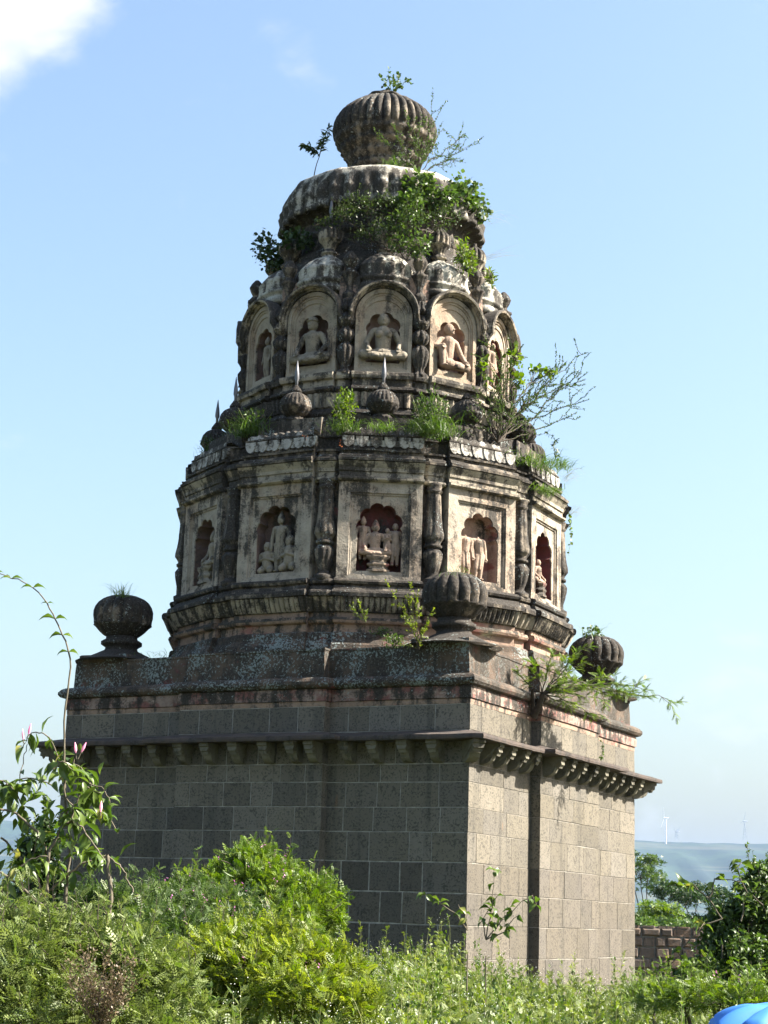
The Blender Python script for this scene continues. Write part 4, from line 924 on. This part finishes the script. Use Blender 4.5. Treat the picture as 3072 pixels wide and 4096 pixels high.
herb('tall weed column with orange flowers between two spiked small pots', 742, 935, 22.35, .17, .34, 420, 'leaf_bright', LEAF, .055, 200, .35, of([(738, 965, 22.2), (733, 955, 22.2), (664, 948, 22.3), (652, 940, 22.4)], 2))
tuft('grass_tuft', 'grass tuft in front of the spiked pot at the centre of the terrace', 830, 930, 22.15, 130, .24, .8, .09, 'grass', .004)
herb('largest bright grass and weed clump right of the central spiked pot', 930, 940, 22.3, .26, .32, 800, 'leaf_mid', LEAFN, .065, 420, .42)
herb('low dark weeds on the far left end of the lower terrace', 452, 985, 24.4, .16, .17, 160, 'leaf_dark', LEAFN, .06, 60, .25)
tuft('grass_tuft', 'yellow-green grass tuft spilling over the attic right of the thorny shrub', 1145, 1010, 23.4, 420, .36, .75, .24, wd=.0045, lean=(.3, 0))
tuft('grass_tuft', 'grass tuft growing on the cornice under the right attic scales', 1165, 1065, 23.35, 240, .30, .8, .14, wd=.004, lean=(.5, -.2), grav=1.1)
tuft('grass_tuft', 'grass on the terrace edge below the rightmost small pot', 1195, 1010, 24.0, 200, .25, .7, .14, wd=.004, lean=(.6, -.1), grav=.8)
tuft('feather_grass', 'pale feathery grass arching over the right attic corner', 1212, 1040, 24.8, 34, .55, .35, .10, 'grass_dry', .0022, (.9, .1), 1.1)
tuft('feather_grass', 'pale feathery grass low on the right cornice tip', 1228, 1115, 24.8, 22, .38, .35, .06, 'grass_dry', .0022, (.8, .1), 1.1)
bs = A(1195, 965, 24.3); st, ln = twigs(bs, [A(1190, 940, 24.4), A(1205, 975, 24.5), A(1215, 1005, 24.6), A(1200, 950, 24.4)], .004, sub_=3); plant('sapling', 'tiny dark pinnate seedling by the rightmost small pot', 'sapling', bs, {'stem': (st, 'twig_green'), 'foliage': (leafed(ln, LEAFN, 60, .06, -.2), 'leaf_dark')}, 'plants on the tower')
# thorny shrub on the right
bs = A(1075, 955, 23.0)
tips = [A(*q) for q in ((1268, 762, 24.2), (1272, 863, 24.0), (1235, 898, 23.6), (1250, 800, 24.2), (1200, 800, 23.8), (1175, 795, 23.6), (1130, 745, 23.4), (1105, 790, 23.2), (1065, 745, 22.9), (1040, 790, 22.7), (1060, 820, 22.7), (1030, 850, 22.6), (1085, 800, 22.9), (1265, 820, 24.1), (1180, 850, 23.4), (1110, 850, 23.), (1045, 770, 22.8), (1225, 780, 24), (1075, 870, 22.6), (1010, 880, 22.6))]
st, ln = twigs(bs, tips, .011, sub_=11, sl=.20, wob=.012)
plant('thorny_shrub', 'large wiry thorny shrub reaching out to the right above the lower terrace', 'shrub', bs, {'stem': (st, 'bark_dark'), 'foliage': (leafed(ln, TINY, 150, .027, .1), 'leaf_mid')}, 'plants on the tower')
leafy('climbing_vine', 'bright vine leaves climbing through the large thorny shrub', [(A(1108, 770, 23.0), (.10, .1, .18)), (A(1122, 822, 23.1), (.08, .1, .22)), (A(1160, 800, 23.5), (.12, .1, .05)), (A(1185, 803, 23.7), (.12, .1, .07)), (A(1048, 800, 22.6), (.06, .06, .2))], 190, ROUND, .075, 'leaf_bright', A(1110, 870, 23.0), cat='vine', inner=.1)
c = curve(A(1222, 1085, 24.75), A(1229, 1200, 24.75), VX*.04, 10, .02); st = Buf().tube(c, .004, .002, 4)
plant('hanging_creeper', 'thin creeper trailing down the right edge of the lower tier', 'creeper', c[0], {'stem': (st, 'twig_green'), 'foliage': (leafed([c], ROUND, 28, .06, -.2), 'leaf_bright')}, 'plants on the tower')
# saplings on the parapet in front
bs = A(905, 1402, 20.75); st, ln = twigs(bs, [A(885, 1258, 20.6), A(838, 1262, 20.5), A(902, 1280, 20.6), A(935, 1318, 20.6), A(872, 1330, 20.6), A(925, 1345, 20.6), A(862, 1392, 20.7)], .006, sub_=6, sl=.22)
plant('sapling', 'spindly pale-green sapling standing on the parapet left of the front corner pot', 'sapling', bs, {'stem': (st, 'bark_dark'), 'foliage': (leafed(ln, TINY, 115, .030), 'leaf_lime')}, 'plants on the tower')
bs = A(790, 1345, 21.4); st, ln = twigs(bs, [A(762, 1312, 21.4), A(790, 1318, 21.4), A(775, 1305, 21.4)], .004, sub_=5); plant('sapling', 'tiny seedling against the petal moulding left of the parapet sapling', 'sapling', bs, {'stem': (st, 'twig_green'), 'foliage': (leafed(ln, TINY, 110, .03), 'leaf_lime')}, 'plants on the tower')
leafy('trailing_herb', 'low feathery herb on the roof behind the parapet', [(A(850, 1385, 21.0), (.18, .15, .08)), (A(825, 1365, 21.4), (.14, .1, .07))], 420, TINY, .035, 'leaf_mid', A(850, 1398, 21.0), cat='herb', inner=.1)
tuft('grass_tuft', 'spiky grass tuft sprouting on the left corner pot', 262, 1288, 23.5, 75, .32, .75, .07, 'grass', .0035)
tuft('dry_grass_tuft', 'thin grass blades on the front corner pot', 978, 1240, 20.55, 26, .22, .9, .10, 'grass', .003)
tuft('dry_grass_tuft', 'few pale blades hanging over the roof behind the front corner pot', 1040, 1375, 21.2, 16, .3, .4, .04, 'grass_dry', .003, (1.6, -.5), .6)
herb('small leafy weeds and dry stalks on the right corner pot', 1282, 1382, 26.0, .14, .12, 110, 'leaf_mid', ROUND, .05, 30, .45)
tuft('grass_tuft', 'short grass tuft on the left parapet between pot and drum', 340, 1418, 23.4, 40, .14, .8, .14, 'grass', .003)
# acacia sapling rooted in the right wall
bs = A(1152, 1548, 22.55); tr = Buf(); fk = A(1172, 1498, 22.35); tr.tube(curve(bs, fk, (.02, 0, 0), 7), .05, .032, 7); tr.tube(curve(bs+(0, 0, .02), A(1150, 1490, 22.4), (0, 0, 0), 6), .035, .02, 6)
tips = [A(*q) for q in ((1118, 1442, 22.1), (1150, 1430, 22.1), (1195, 1412, 22.2), (1238, 1418, 22.4), (1262, 1430, 22.6), (1305, 1462, 22.8), (1345, 1478, 22.9), (1485, 1516, 23.3), (1385, 1478, 23.1), (1240, 1470, 22.3), (1310, 1512, 22.7), (1300, 1545, 22.7), (1255, 1530, 22.4), (1225, 1495, 22.2), (1400, 1505, 23.1), (1260, 1400, 22.6))]
st, ln = twigs(fk, tips, .010, sub_=8, sl=.17, wob=.012); lf = Buf()
for c in ln:
    l = np.linalg.norm(np.diff(c, axis=0), axis=1).sum(); P, D = nodes(c, max(3, int(l*34)), .2); E_ = D*.6+RN.normal(0, .45, P.shape)*(1, 1, .4); lf.inst(PINF, P, E_, .115*RN.uniform(.6, 1.15, len(P)), .25)
tr2 = Buf(); tr2.V = tr.V+st.V; tr2.F = tr.F+[f+tr.n for f in st.F]; tr2.R = tr.R+st.R; tr2.n = tr.n+st.n
plant('acacia_sapling', 'feathery acacia sapling rooted in the slot of the sunlit right wall', 'tree', bs, {'trunk': (tr2, 'bark_dark'), 'crown': (lf, 'leaf_bright')}, 'plants on the tower')
c = curve(A(1292, 1590, 24.75), A(1297, 1640, 24.7), VX*.05, 8, .03); st = Buf().tube(c, .004, .002, 4)
plant('hanging_creeper', 'small leafy creeper on the frieze above the right eave', 'creeper', c[0], {'stem': (st, 'twig_green'), 'foliage': (leafed([c], ROUND, 70, .045, -.1), 'leaf_mid')}, 'plants on the tower')
# ================= foreground
# pink-budded shrub on the left
D0 = 6.9; st = Buf(); lines = []
def ST(pts, r0, r1, dd=0, leaves=True, n=7):
    P = np.array([A(x, y, D0+dd+.0*i) for i, (x, y) in enumerate(pts)])
    Q = [P[0]]
    for i in range(len(P)-1):        # Catmull-Rom
        a, b_, c, d = P[max(i-1, 0)], P[i], P[i+1], P[min(i+2, len(P)-1)]
        for f in np.linspace(.2, 1, 5): Q.append(.5*((2*b_)+(c-a)*f+(2*a-5*b_+4*c-d)*f*f+(3*b_-a-3*c+d)*f**3))
    Q = np.array(Q); Q[:, :] += np.cumsum(RN.normal(0, .0035, Q.shape), 0); st.tube(Q, r0*.72, r1*.72, n)
    if leaves: lines.append(Q)
    return Q
G0 = A(100, 1950, D0); G0[2] = -1.5
for p in ((97, 1944), (86, 1946), (90, 1955), (143, 1913), (238, 1990)):
    q = A(*p, D0); st.tube(np.array([(q[0]*.5+G0[0]*.5, q[1]*.5+G0[1]*.5, -1.52), q-(0, 0, .3), q]), .012, .008, 7)
ST([(97, 1944), (104, 1851), (117, 1810), (134, 1788), (156, 1777)], .0105, .007, leaves=False)
ST([(104, 1847), (84, 1803), (40, 1763), (-6, 1754)], .008, .0055, .05)
ST([(86, 1946), (73, 1902), (29, 1854), (-8, 1818)], .009, .006, .1, False)
ST([(90, 1955), (44, 1916), (-8, 1884)], .008, .006, -.1, False)
long_ = ST([(143, 1913), (141, 1810), (126, 1700), (124, 1591), (134, 1444), (121, 1378), (93, 1323), (48, 1270), (-6, 1243), (-60, 1228)], .0075, .0022, .12, False)
ST([(102, 1924), (154, 1876), (205, 1856), (234, 1843)], .008, .005, .1)
stub = ST([(238, 1990), (240, 1905), (236, 1850)], .012, .011, -.2, False)
ST([(168, 1776), (194, 1788), (220, 1840), (232, 1850)], .005, .004, -.05)
ST([(156, 1777), (161, 1737), (139, 1700), (165, 1645)], .006, .003, 0)
ST([(156, 1777), (168, 1740), (182, 1700), (212, 1716)], .005, .003, .05)
ST([(126, 1640), (108, 1602), (90, 1590), (60, 1592), (50, 1606)], .004, .0025, .1)
ST([(42, 1690), (44, 1640), (51, 1608)], .003, .0022, .1, False)
ST([(55, 1748), (40, 1708), (15, 1686), (-6, 1678)], .004, .003, .1)
ST([(120, 1700), (60, 1690), (0, 1708), (-6, 1710)], .004, .003, .2)
ST([(236, 1850), (262, 1868), (280, 1895), (298, 1925)], .005, .004, -.2, False)
ST([(126, 1690), (150, 1660), (185, 1700), (200, 1740), (245, 1800)], .004, .003, .1)
ST([(120, 1660), (145, 1640), (180, 1680), (225, 1700), (245, 1740)], .004, .003, -.1)
ST([(84, 1803), (70, 1850), (30, 1880)], .004, .003, .1)
ST([(104, 1851), (60, 1860), (20, 1900), (0, 1940)], .004, .003, -.1)
lf = Buf()
for c in lines:
    l = np.linalg.norm(np.diff(c, axis=0), axis=1).sum(); P, D = nodes(c, max(5, int(l*46)), .05)
    E_ = RN.normal(0, .5, P.shape)+VX*RN.choice([-1, 1], len(P))[:, None]*.5; E_[:, 2] -= .55; lf.inst(CURLN, P, E_, RN.uniform(.05, .09, len(P)), .45)
P, D = blobs([(A(120, 1800, 7), (.20, .15, .17)), (A(60, 1700, 7), (.10, .12, .08)), (A(195, 1750, 7), (.14, .12, .12)), (A(140, 1650, 7), (.11, .1, .11)), (A(60, 1880, 6.9), (.16, .15, .09)), (A(225, 1850, 6.9), (.07, .1, .06)), (A(190, 1690, 7), (.09, .1, .09)), (A(20, 1720, 7), (.1, .1, .06))], 230, .1)
E_ = RN.normal(0, .6, P.shape); E_[:, 2] -= .5; lf.inst(CURLN, P, E_, RN.uniform(.05, .085, len(P)), .45)
for f, s1 in ((.50, .05), (.57, .05), (.64, .055), (.70, .03), (.76, .05), (.85, .045), (.93, .035)):
    i = int(f*(len(long_)-1)); q = long_[i]
    for sg in (-1, 1): lf.inst(CURL, [q], [VX*sg*.8+np.array((0, 0, .2 if f > .6 else 0))], [s1*RN.uniform(.8, 1.2)], .2)
fb = Buf()
for (x, y, dx, dy) in ((165, 1640, -2, -26), (168, 1640, 15, -30), (51, 1606, -1, -16), (60, 1592, 3, -12), (217, 1762, 1, -16)):
    p, q = A(x, y, D0), A(x+dx, y+dy, D0); c = curve(p, q, (0, 0, 0), 7)
    for i in range(6): pass
    st.tube(c[:4], .0025, .002, 5); d = nz(c[-1]-c[3]); e = c[3]+d*.03
    rr = [.0022, .005, .0056, .0038, .0008]; n = 8; V = []; a = nz(np.cross(d, (.3, .2, .9))); b_ = np.cross(d, a)
    for j, r_ in enumerate(rr):
        for i in range(n): V.append(c[3]+d*.04*j/4*1.1+(a*math.cos(2*PI*i/n)+b_*math.sin(2*PI*i/n))*r_)
    F_ = []
    for j in range(4):
        for i in range(n): u0, u1 = j*n+i, j*n+(i+1) % n; F_ += [(u0, u1, u1+n), (u0, u1+n, u0+n)]
    fb.V.append(np.array(V)); fb.F.append(np.array(F_)+fb.n); fb.R.append(np.full(len(V), RN.random())); fb.n += len(V)
plant('flowering_shrub', 'glossy-leaved shrub with pink buds and one long arching shoot at the left', 'shrub', G0, {'stem': (st, 'bark'), 'foliage': (lf, 'leaf_gloss'), 'flower_bud': (fb, 'pink_fl')})
# ivy-dark tree column behind it
def gb(p): return np.array((p[0], p[1], -1.5))
c0 = A(88, 1870, 15); leafy('ivy_covered_tree', 'dark small-leaved ivy-covered stump behind the pink-budded shrub', [(A(88, 1835, 15), (.17, .2, .20)), (A(75, 1885, 15), (.20, .2, .28)), (A(100, 1800, 15), (.10, .1, .12)), (A(95, 1930, 15), (.24, .2, .3))], 3600, ROUND, .045, 'leaf_dark', gb(c0), inner=.3, cat='tree', group=None, r0=.03, up=-.1)
# flowering bushes
def purple(k, D_, top):
    def g(P, D):
        m = D[:, 2] > .1; P = P[m]; idx = RN.choice(len(P), min(k, len(P)), False); Q = P[idx]+(0, 0, .04); fl_ = Buf()
        for q in Q: n = RN.integers(3, 7); W = q+np.array([(RN.normal(0, .008), RN.normal(0, .008), .016*i) for i in range(n)]); fl_.inst(TRI, W, RN.normal(0, 1, W.shape), .012, .8)
        spk_ = Buf(); P2 = P[RN.choice(len(P), k//2, False)]
        for q in P2: spk_.tube(np.array([q, q+(RN.normal(0, .02), 0, .05), q+(RN.normal(0, .03), 0, .12*RN.uniform(.5, 1.3))]), .003, .0015, 4)
        return {'blossoms': (fl_, 'purple_fl'), 'stem_tips': (spk_, 'twig_green')}
    return g
cA = A(590, 1930, 12.6)
leafy('flowering_bush', 'big rounded yellow-green bush with tiny purple flowers against the shaded wall', [(A(538, 1906, 12.6), (.36, .4, .20)), (A(603, 1946, 12.6), (.40, .4, .26)), (A(478, 1946, 12.6), (.36, .4, .25)), (A(643, 1991, 12.5), (.26, .35, .25)), (A(578, 2006, 12.5), (.55, .5, .40)), (A(538, 1871, 12.7), (.22, .25, .14))], 15000, PINN, .078, 'leaf_bright', gb(cA), inner=.45, cat='bush', group=None, r0=.012, extra=purple(50, 12, 0), up=.45)
cB = A(560, 2120, 9.3)
leafy('flowering_bush', 'lime-green feathery bush in front of the big rounded one', [(A(560, 2060, 9.4), (.36, .35, .16)), (A(660, 2090, 9.4), (.30, .3, .18)), (A(480, 2110, 9.3), (.32, .3, .22)), (A(600, 2150, 9.2), (.45, .4, .25)), (A(700, 2140, 9.4), (.2, .3, .14)), (A(400, 2130, 9.2), (.24, .3, .2))], 14000, PINN, .064, 'leaf_lime', gb(cB), inner=.4, cat='bush', group=None, r0=.01, extra=purple(18, 9, 0), up=.45)
leafy('leafy_bush', 'low mid-green bush with purple flowers between the shrub and the rounded bush', [(A(330, 1990, 11), (.40, .4, .22)), (A(430, 1960, 11.6), (.34, .4, .20)), (A(260, 1985, 10.5), (.3, .4, .2)), (A(390, 2040, 10.2), (.35, .4, .2)), (A(250, 2060, 9.8), (.35, .4, .2)), (A(470, 1990, 11.2), (.3, .4, .2))], 10500, PINN, .072, 'leaf_mid', gb(A(340, 2000, 11)), inner=.35, cat='bush', group=None, extra=purple(22, 11, 0), up=.4)
leafy('leafy_bush', 'broad-leaved pale weeds filling the lower left corner', [(A(40, 2045, 5.9), (.20, .2, .11)), (A(140, 2040, 6.3), (.20, .2, .09)), (A(230, 2045, 6.2), (.13, .2, .07)), (A(20, 2100, 5.8), (.22, .2, .14)), (A(120, 2080, 6), (.20, .2, .16)), (A(200, 2060, 6.2), (.14, .2, .12)), (A(90, 2190, 5.8), (.25, .25, .14)), (A(290, 2110, 6.1), (.20, .25, .16)), (A(240, 2200, 6.0), (.25, .25, .12)), (A(340, 2190, 6.1), (.2, .25, .1))], 8500, PINN, .052, 'leaf_weed', gb(A(100, 2100, 6)), inner=.35, cat='bush', group=None, up=.3)
# dead brown weed
bs = gb(A(215, 2130, 5.7)); st, ln = twigs(A(215, 2230, 5.6), [A(x+RN.normal(0, 6), 2055+RN.random()*110, 5.55+RN.normal(0, .05)) for x in range(140, 300, 3)], .0012, sub_=7, sl=.25)
plant('dead_weed', 'dry brown dead weed among the greenery at lower left', 'dead plant', bs, {'stem': (st, 'leaf_dry'), 'foliage': (leafed(ln, TINY, 80, .011), 'leaf_dry')})
# climbing sprouts before the corner
def sprout(label, stems, D_, base):
    bs = gb(A(*base, D_)); st = Buf(); ln = []
    for pts in stems:
        P = np.array([A(x, y, D_) for x, y in pts]); c = np.vstack([P[i]+(P[i+1]-P[i])*f for i in range(len(P)-1) for f in np.linspace(0, .99, 4)]+[P[-1:]]); c[1:-1] += RN.normal(0, .006, c[1:-1].shape); st.tube(c, .006, .0025); ln.append(c)
    b0 = A(*base, D_); st.tube(np.array([bs, bs*.5+b0*.5, b0]), .008, .006); lf = Buf()
    for c in ln:
        l = np.linalg.norm(np.diff(c, axis=0), axis=1).sum(); k = max(4, int(l*24)); P, D = nodes(c, k, .15); E_ = RN.normal(0, .5, P.shape)+VX*RN.choice([-1, 1], k)[:, None]*.7; E_[:, 2] -= .1; lf.inst(CURL, P, E_, RN.uniform(.06, .10, k), .4)
    plant('climbing_sprout', label, 'plant', bs, {'stem': (st, 'bark'), 'foliage': (lf, 'leaf_gloss')})
sprout('thin leaning leafy shoot on the shaded wall left of the tower corner', [[(1010, 2010), (985, 1975), (950, 1950), (920, 1932)], [(1010, 2010), (1005, 1975), (990, 1955)]], 15., (1010, 2060))
sprout('branching leafy sprout in front of the sunlit right face of the base', [[(1050, 2030), (1062, 1960), (1068, 1880)], [(1050, 2030), (1085, 1985), (1130, 1945)], [(1050, 2030), (1090, 2010), (1120, 1975)], [(1050, 2030), (1040, 1990), (1075, 1935)], [(1130, 1945), (1150, 1935), (1160, 1960)]], 15.5, (1050, 2065))
# dark shrub on the right
leafy('dark_shrub', 'dense dark green shrub in front of the boundary wall at the right', [(A(1615, 2065, 12.5), (.29, .4, .32)), (A(1650, 1985, 12.5), (.24, .35, .30)), (A(1540, 2110, 12.3), (.22, .4, .14)), (A(1460, 2150, 12), (.16, .3, .08)), (A(1640, 2110, 12.2), (.36, .4, .3)), (A(1590, 2000, 12.6), (.18, .3, .2)), (A(1645, 1900, 12.6), (.12, .2, .14))], 12000, CURL, .047, 'leaf_mid', gb(A(1580, 2080, 12.5)), inner=.35, cat='shrub', group=None, r0=.02, up=-.15)
sprout('arching leafy twig reaching left from the dark right shrub', [[(1560, 1985), (1530, 1940), (1500, 1915), (1465, 1913), (1440, 1915)], [(1530, 1940), (1545, 1900), (1600, 1905)], [(1600, 1990), (1610, 1930), (1595, 1880), (1600, 1862)], [(1560, 1985), (1520, 2000), (1480, 2040), (1440, 2100)]], 12.2, (1560, 2040))
leafy('leafy_bush', 'bright feathery weeds at the foot of the dark right shrub', [(A(1560, 2160, 11), (.30, .3, .11)), (A(1480, 2165, 11.2), (.22, .3, .10)), (A(1420, 2165, 13), (.2, .3, .08)), (A(1630, 2160, 10.8), (.2, .3, .10)), (A(1390, 2150, 14), (.14, .3, .08))], 2600, PINN, .065, 'leaf_bright', gb(A(1540, 2170, 11)), inner=.3, cat='bush', group=None, extra=purple(8, 11, 0), up=.5)
# undergrowth: leafy weeds over the whole foreground
def canopy(X, D):     # height of the weed layer
    u = X/D
    return -.60-.20*max(0, min(1, (u-.04)/.08))+.20*max(0, min(1, (-u)/.12))*max(0, min(1, (D-6)/5))+.12*noise.noise((X*1.1, D*1.1, 2))+.10*noise.noise((X*3, D*3, 5))+.10*max(0, min(1, (D-14)/3))+.16*max(0, noise.noise((X*.8, D*.5, 12)))
def inside(p):
    return -L-.25 < p[0] < .25 and -.25 < p[1] < L+.25
mats = [('leaf_weed', FEATH, .070, .42), ('leaf_bright', LEAFN, .06, .22), ('leaf_mid', LEAF, .05, .18), ('leaf_lime', PINN, .07, .18)]
bfs = [Buf() for _ in mats]; wf = Buf(); gbuf = Buf(); stb = Buf(); PP = []
for _ in range(44000):
    D = 6.2+15.5*RN.random()**.9; X = (RN.random()*2-1)*(.33*D+.9); p = dpos(D, X)
    if inside(p): continue
    PP.append((D, X, p[0], p[1]))
PP = np.array(PP); H = np.array([canopy(q[1], q[0]) for q in PP])-.10; pn = np.array([noise.noise((q[1]*.9, q[0]*.9, 9)) for q in PP])
pick = (pn*1.3+RN.normal(0, .28, len(pn))); cut = np.quantile(pick, [.42, .64, .82])
cls = np.searchsorted(cut, pick)
for ci_, (mt, T_, sz, _) in enumerate(mats):
    m = cls == ci_; Q = PP[m]; k = 3 if ci_ != 3 else 2
    P = np.repeat(np.stack([Q[:, 2], Q[:, 3], H[m]], 1), k, 0); P[:, 2] -= RN.random(len(P))**1.3*.42; P[:, :2] += RN.normal(0, .035, (len(P), 2))
    E_ = RN.normal(0, .7, P.shape); E_[:, 2] += .55; bfs[ci_].inst(T_, P, E_, sz*RN.uniform(.5, 1.25, len(P)), .6)
m = cls == 0; Q = PP[m]; Q = Q[::7]; hh = H[m][::7]; P = np.repeat(np.stack([Q[:, 2], Q[:, 3], hh], 1), 4, 0); P += RN.normal(0, 1, P.shape)*(.03, .03, .035); P[:, 2] += .035; wf.inst(BALL, P, RN.normal(0, 1, P.shape), .0062*RN.uniform(.6, 1.2, len(P)))
idx = RN.choice(len(PP), 6500, False); P = np.stack([PP[idx, 2], PP[idx, 3], H[idx]-.35], 1); E_ = RN.normal(0, .3, P.shape); E_[:, 2] = 1; gbuf.blades(P, E_, .46*RN.uniform(.7, 1.2, len(P)), .0035, .6)
# taller single weeds standing out of the layer
for i in RN.choice(len(PP), 3300, False):
    D, X, px_, py_ = PP[i]; ci_ = int(RN.choice(4, p=(.36, .26, .2, .18))) if RN.random() < .4 else int(cls[i]); T_, sz = mats[ci_][1], mats[ci_][2]
    h = RN.uniform(.16, .46)*(1+.5*(pn[i] > .15)); z0 = H[i]-.18; c = curve((px_, py_, z0), (px_+RN.normal(0, .05), py_+RN.normal(0, .05), z0+h), RN.normal(0, .02, 3), 6)
    stb.tube(c, .0035, .0015, 3); k = int(h*52); f = np.sort(RN.random(k))**.8; P = c[0]+(c[-1]-c[0])*f[:, None]; E_ = RN.normal(0, .8, P.shape); E_[:, 2] = .35+.5*f; bfs[ci_].inst(T_, P, E_, sz*(1.15-.5*f)*RN.uniform(.7, 1.1, k), .5)
    if ci_ == 0: wf.inst(BALL, c[-1]+RN.normal(0, .03, (5, 3)), RN.normal(0, 1, (5, 3)), .0065)
tag(stb.build('weed_stems', 'twig_green', None), kind='stuff')
for bf, (mt, *_r2), nm in zip(bfs, mats, ('undergrowth', 'undergrowth', 'undergrowth', 'undergrowth')):
    o = bf.build(nm, mt, None); tag(o, kind='stuff')
tag(wf.build('weed_flowers', 'white_fl', None), kind='stuff'); tag(gbuf.build('wild_grass', 'grass', None), kind='stuff')
# grass and bushes on the field beyond the wall
bf = Buf(); n = 26000; D = 54.2+30*RN.random(n)**1.5; X = (RN.random(n)*2-1)*.27*D; P = np.stack([CAM[0]+_v[0]*D+_r[0]*X, CAM[1]+_v[1]*D+_r[1]*X, -.15+RN.random(n)*.30], 1)
E_ = RN.normal(0, .6, P.shape); E_[:, 2] += .6; bf.inst(TRI, P, E_, RN.uniform(.10, .24, n), .6); tag(bf.build('field_grass', 'leaf_mid', None), kind='stuff')
bt = [('feathery pale tree at the corner of the tower beyond the wall', 'tree', 1385, 1925, 82, [(0, 0, .6, 1.0, .9), (.5, .4, 1.3, .7, .5), (-.7, -.2, 1.5, .6, .5)], 'leaf_mid', 1900),
      ('dark rounded bush left of centre beyond the boundary wall', 'bush', 1450, 1945, 92, [(0, 0, .2, 1.1, .8), (.9, 0, .1, .9, .8), (-.5, .3, .6, .7, .5)], 'leaf_dark', 2600),
      ('widest dark bush beyond the boundary wall', 'bush', 1505, 1945, 95, [(0, 0, .3, 1.2, .9), (1.2, 0, .1, 1, .8), (-1., .3, .4, .9, .6)], 'leaf_dark', 3000),
      ('yellow-green low bush in front of the darker bushes', 'bush', 1412, 1960, 74, [(0, 0, 0, .7, .3), (.8, 0, -.05, .5, .25)], 'leaf_bright', 900),
      ('small dark bush at the right end of the field bushes', 'bush', 1555, 1965, 92, [(0, 0, .0, .7, .6), (.8, 0, -.1, .6, .4)], 'leaf_dark', 1400),
      ('distant low bush partly hidden by the right shrub', 'bush', 1620, 1968, 96, [(0, 0, .1, 1.1, .7), (1.2, 0, 0, .9, .7)], 'leaf_dark', 1800),
      ('distant bush seen at the left edge beyond the shrub', 'bush', 15, 1935, 90, [(0, 0, .1, 1.3, .7), (1.4, 0, 0, .9, .6)], 'leaf_dark', 1800)]
for lb, ct, x, y, D_, cs, mt, n in bt:
    c = A(x, y, D_); cc_ = [(c+VX*a+VY*b_+np.array((0, 0, z)), (r, r, h)) for a, b_, z, r, h in cs]; base = np.array((c[0], c[1], -.2))
    cc_ += [(np.array((q[0][0], q[0][1], .15)), (q[1][0]*1.1, q[1][1], .55)) for q in cc_]
    leafy('distant_'+ct, lb, cc_, int(n*1.5), TRI, .13, mt, base, cat=ct, group='trees and bushes beyond the wall', inner=.3, r0=.03)
# blue cloth at the lower right
mb = MB(); nx, ny = 120, 60; V = []; F = []; cc0 = A(1748, 2218, 3.0)
for j in range(ny):
    f = j/(ny-1)
    for i in range(nx):
        t = 2*PI*i/nx; r = .02+.16*math.sin(min(1, f*2.2)*PI/2)+.10*max(0, f-.3); fold = 1+.22*min(1, f*3)*(abs(math.sin(3.5*t+math.sin(t)+f))-.5)+.07*math.sin(13*t+3*f)+.03*math.sin(29*t+9*f)
        z = .055-.10*(f*2.2)**2 if f < .3 else .0114-1.9*(f-.3)
        z += .026*(abs(math.sin(4.5*t+.6*math.sin(2*t)))-.5)*min(1, f*6)+.005*math.sin(11*t+14*f)
        V.append((cc0[0]+r*fold*1.0*math.cos(t), cc0[1]+r*fold*math.sin(t), cc0[2]-.02+max(z, -1.35)))
mb.add(V, loops_faces(ny, nx)+[tuple(range(nx))[::-1]], 0, True)
m, t, b, o = new_mat('blue_fabric'); c = mixc(t, step_(t, noise_(t, 9, 4, .5), .3, .7), (.035, .15, .46), (.05, .19, .54)); L_(t, c, b.inputs['Base Color']); b.inputs['Roughness'].default_value = .6
M['blue'] = m; o = mb.build('blue_cloth', m); tag(o, 'bright blue folded cloth poking into the lower right corner', 'cloth')
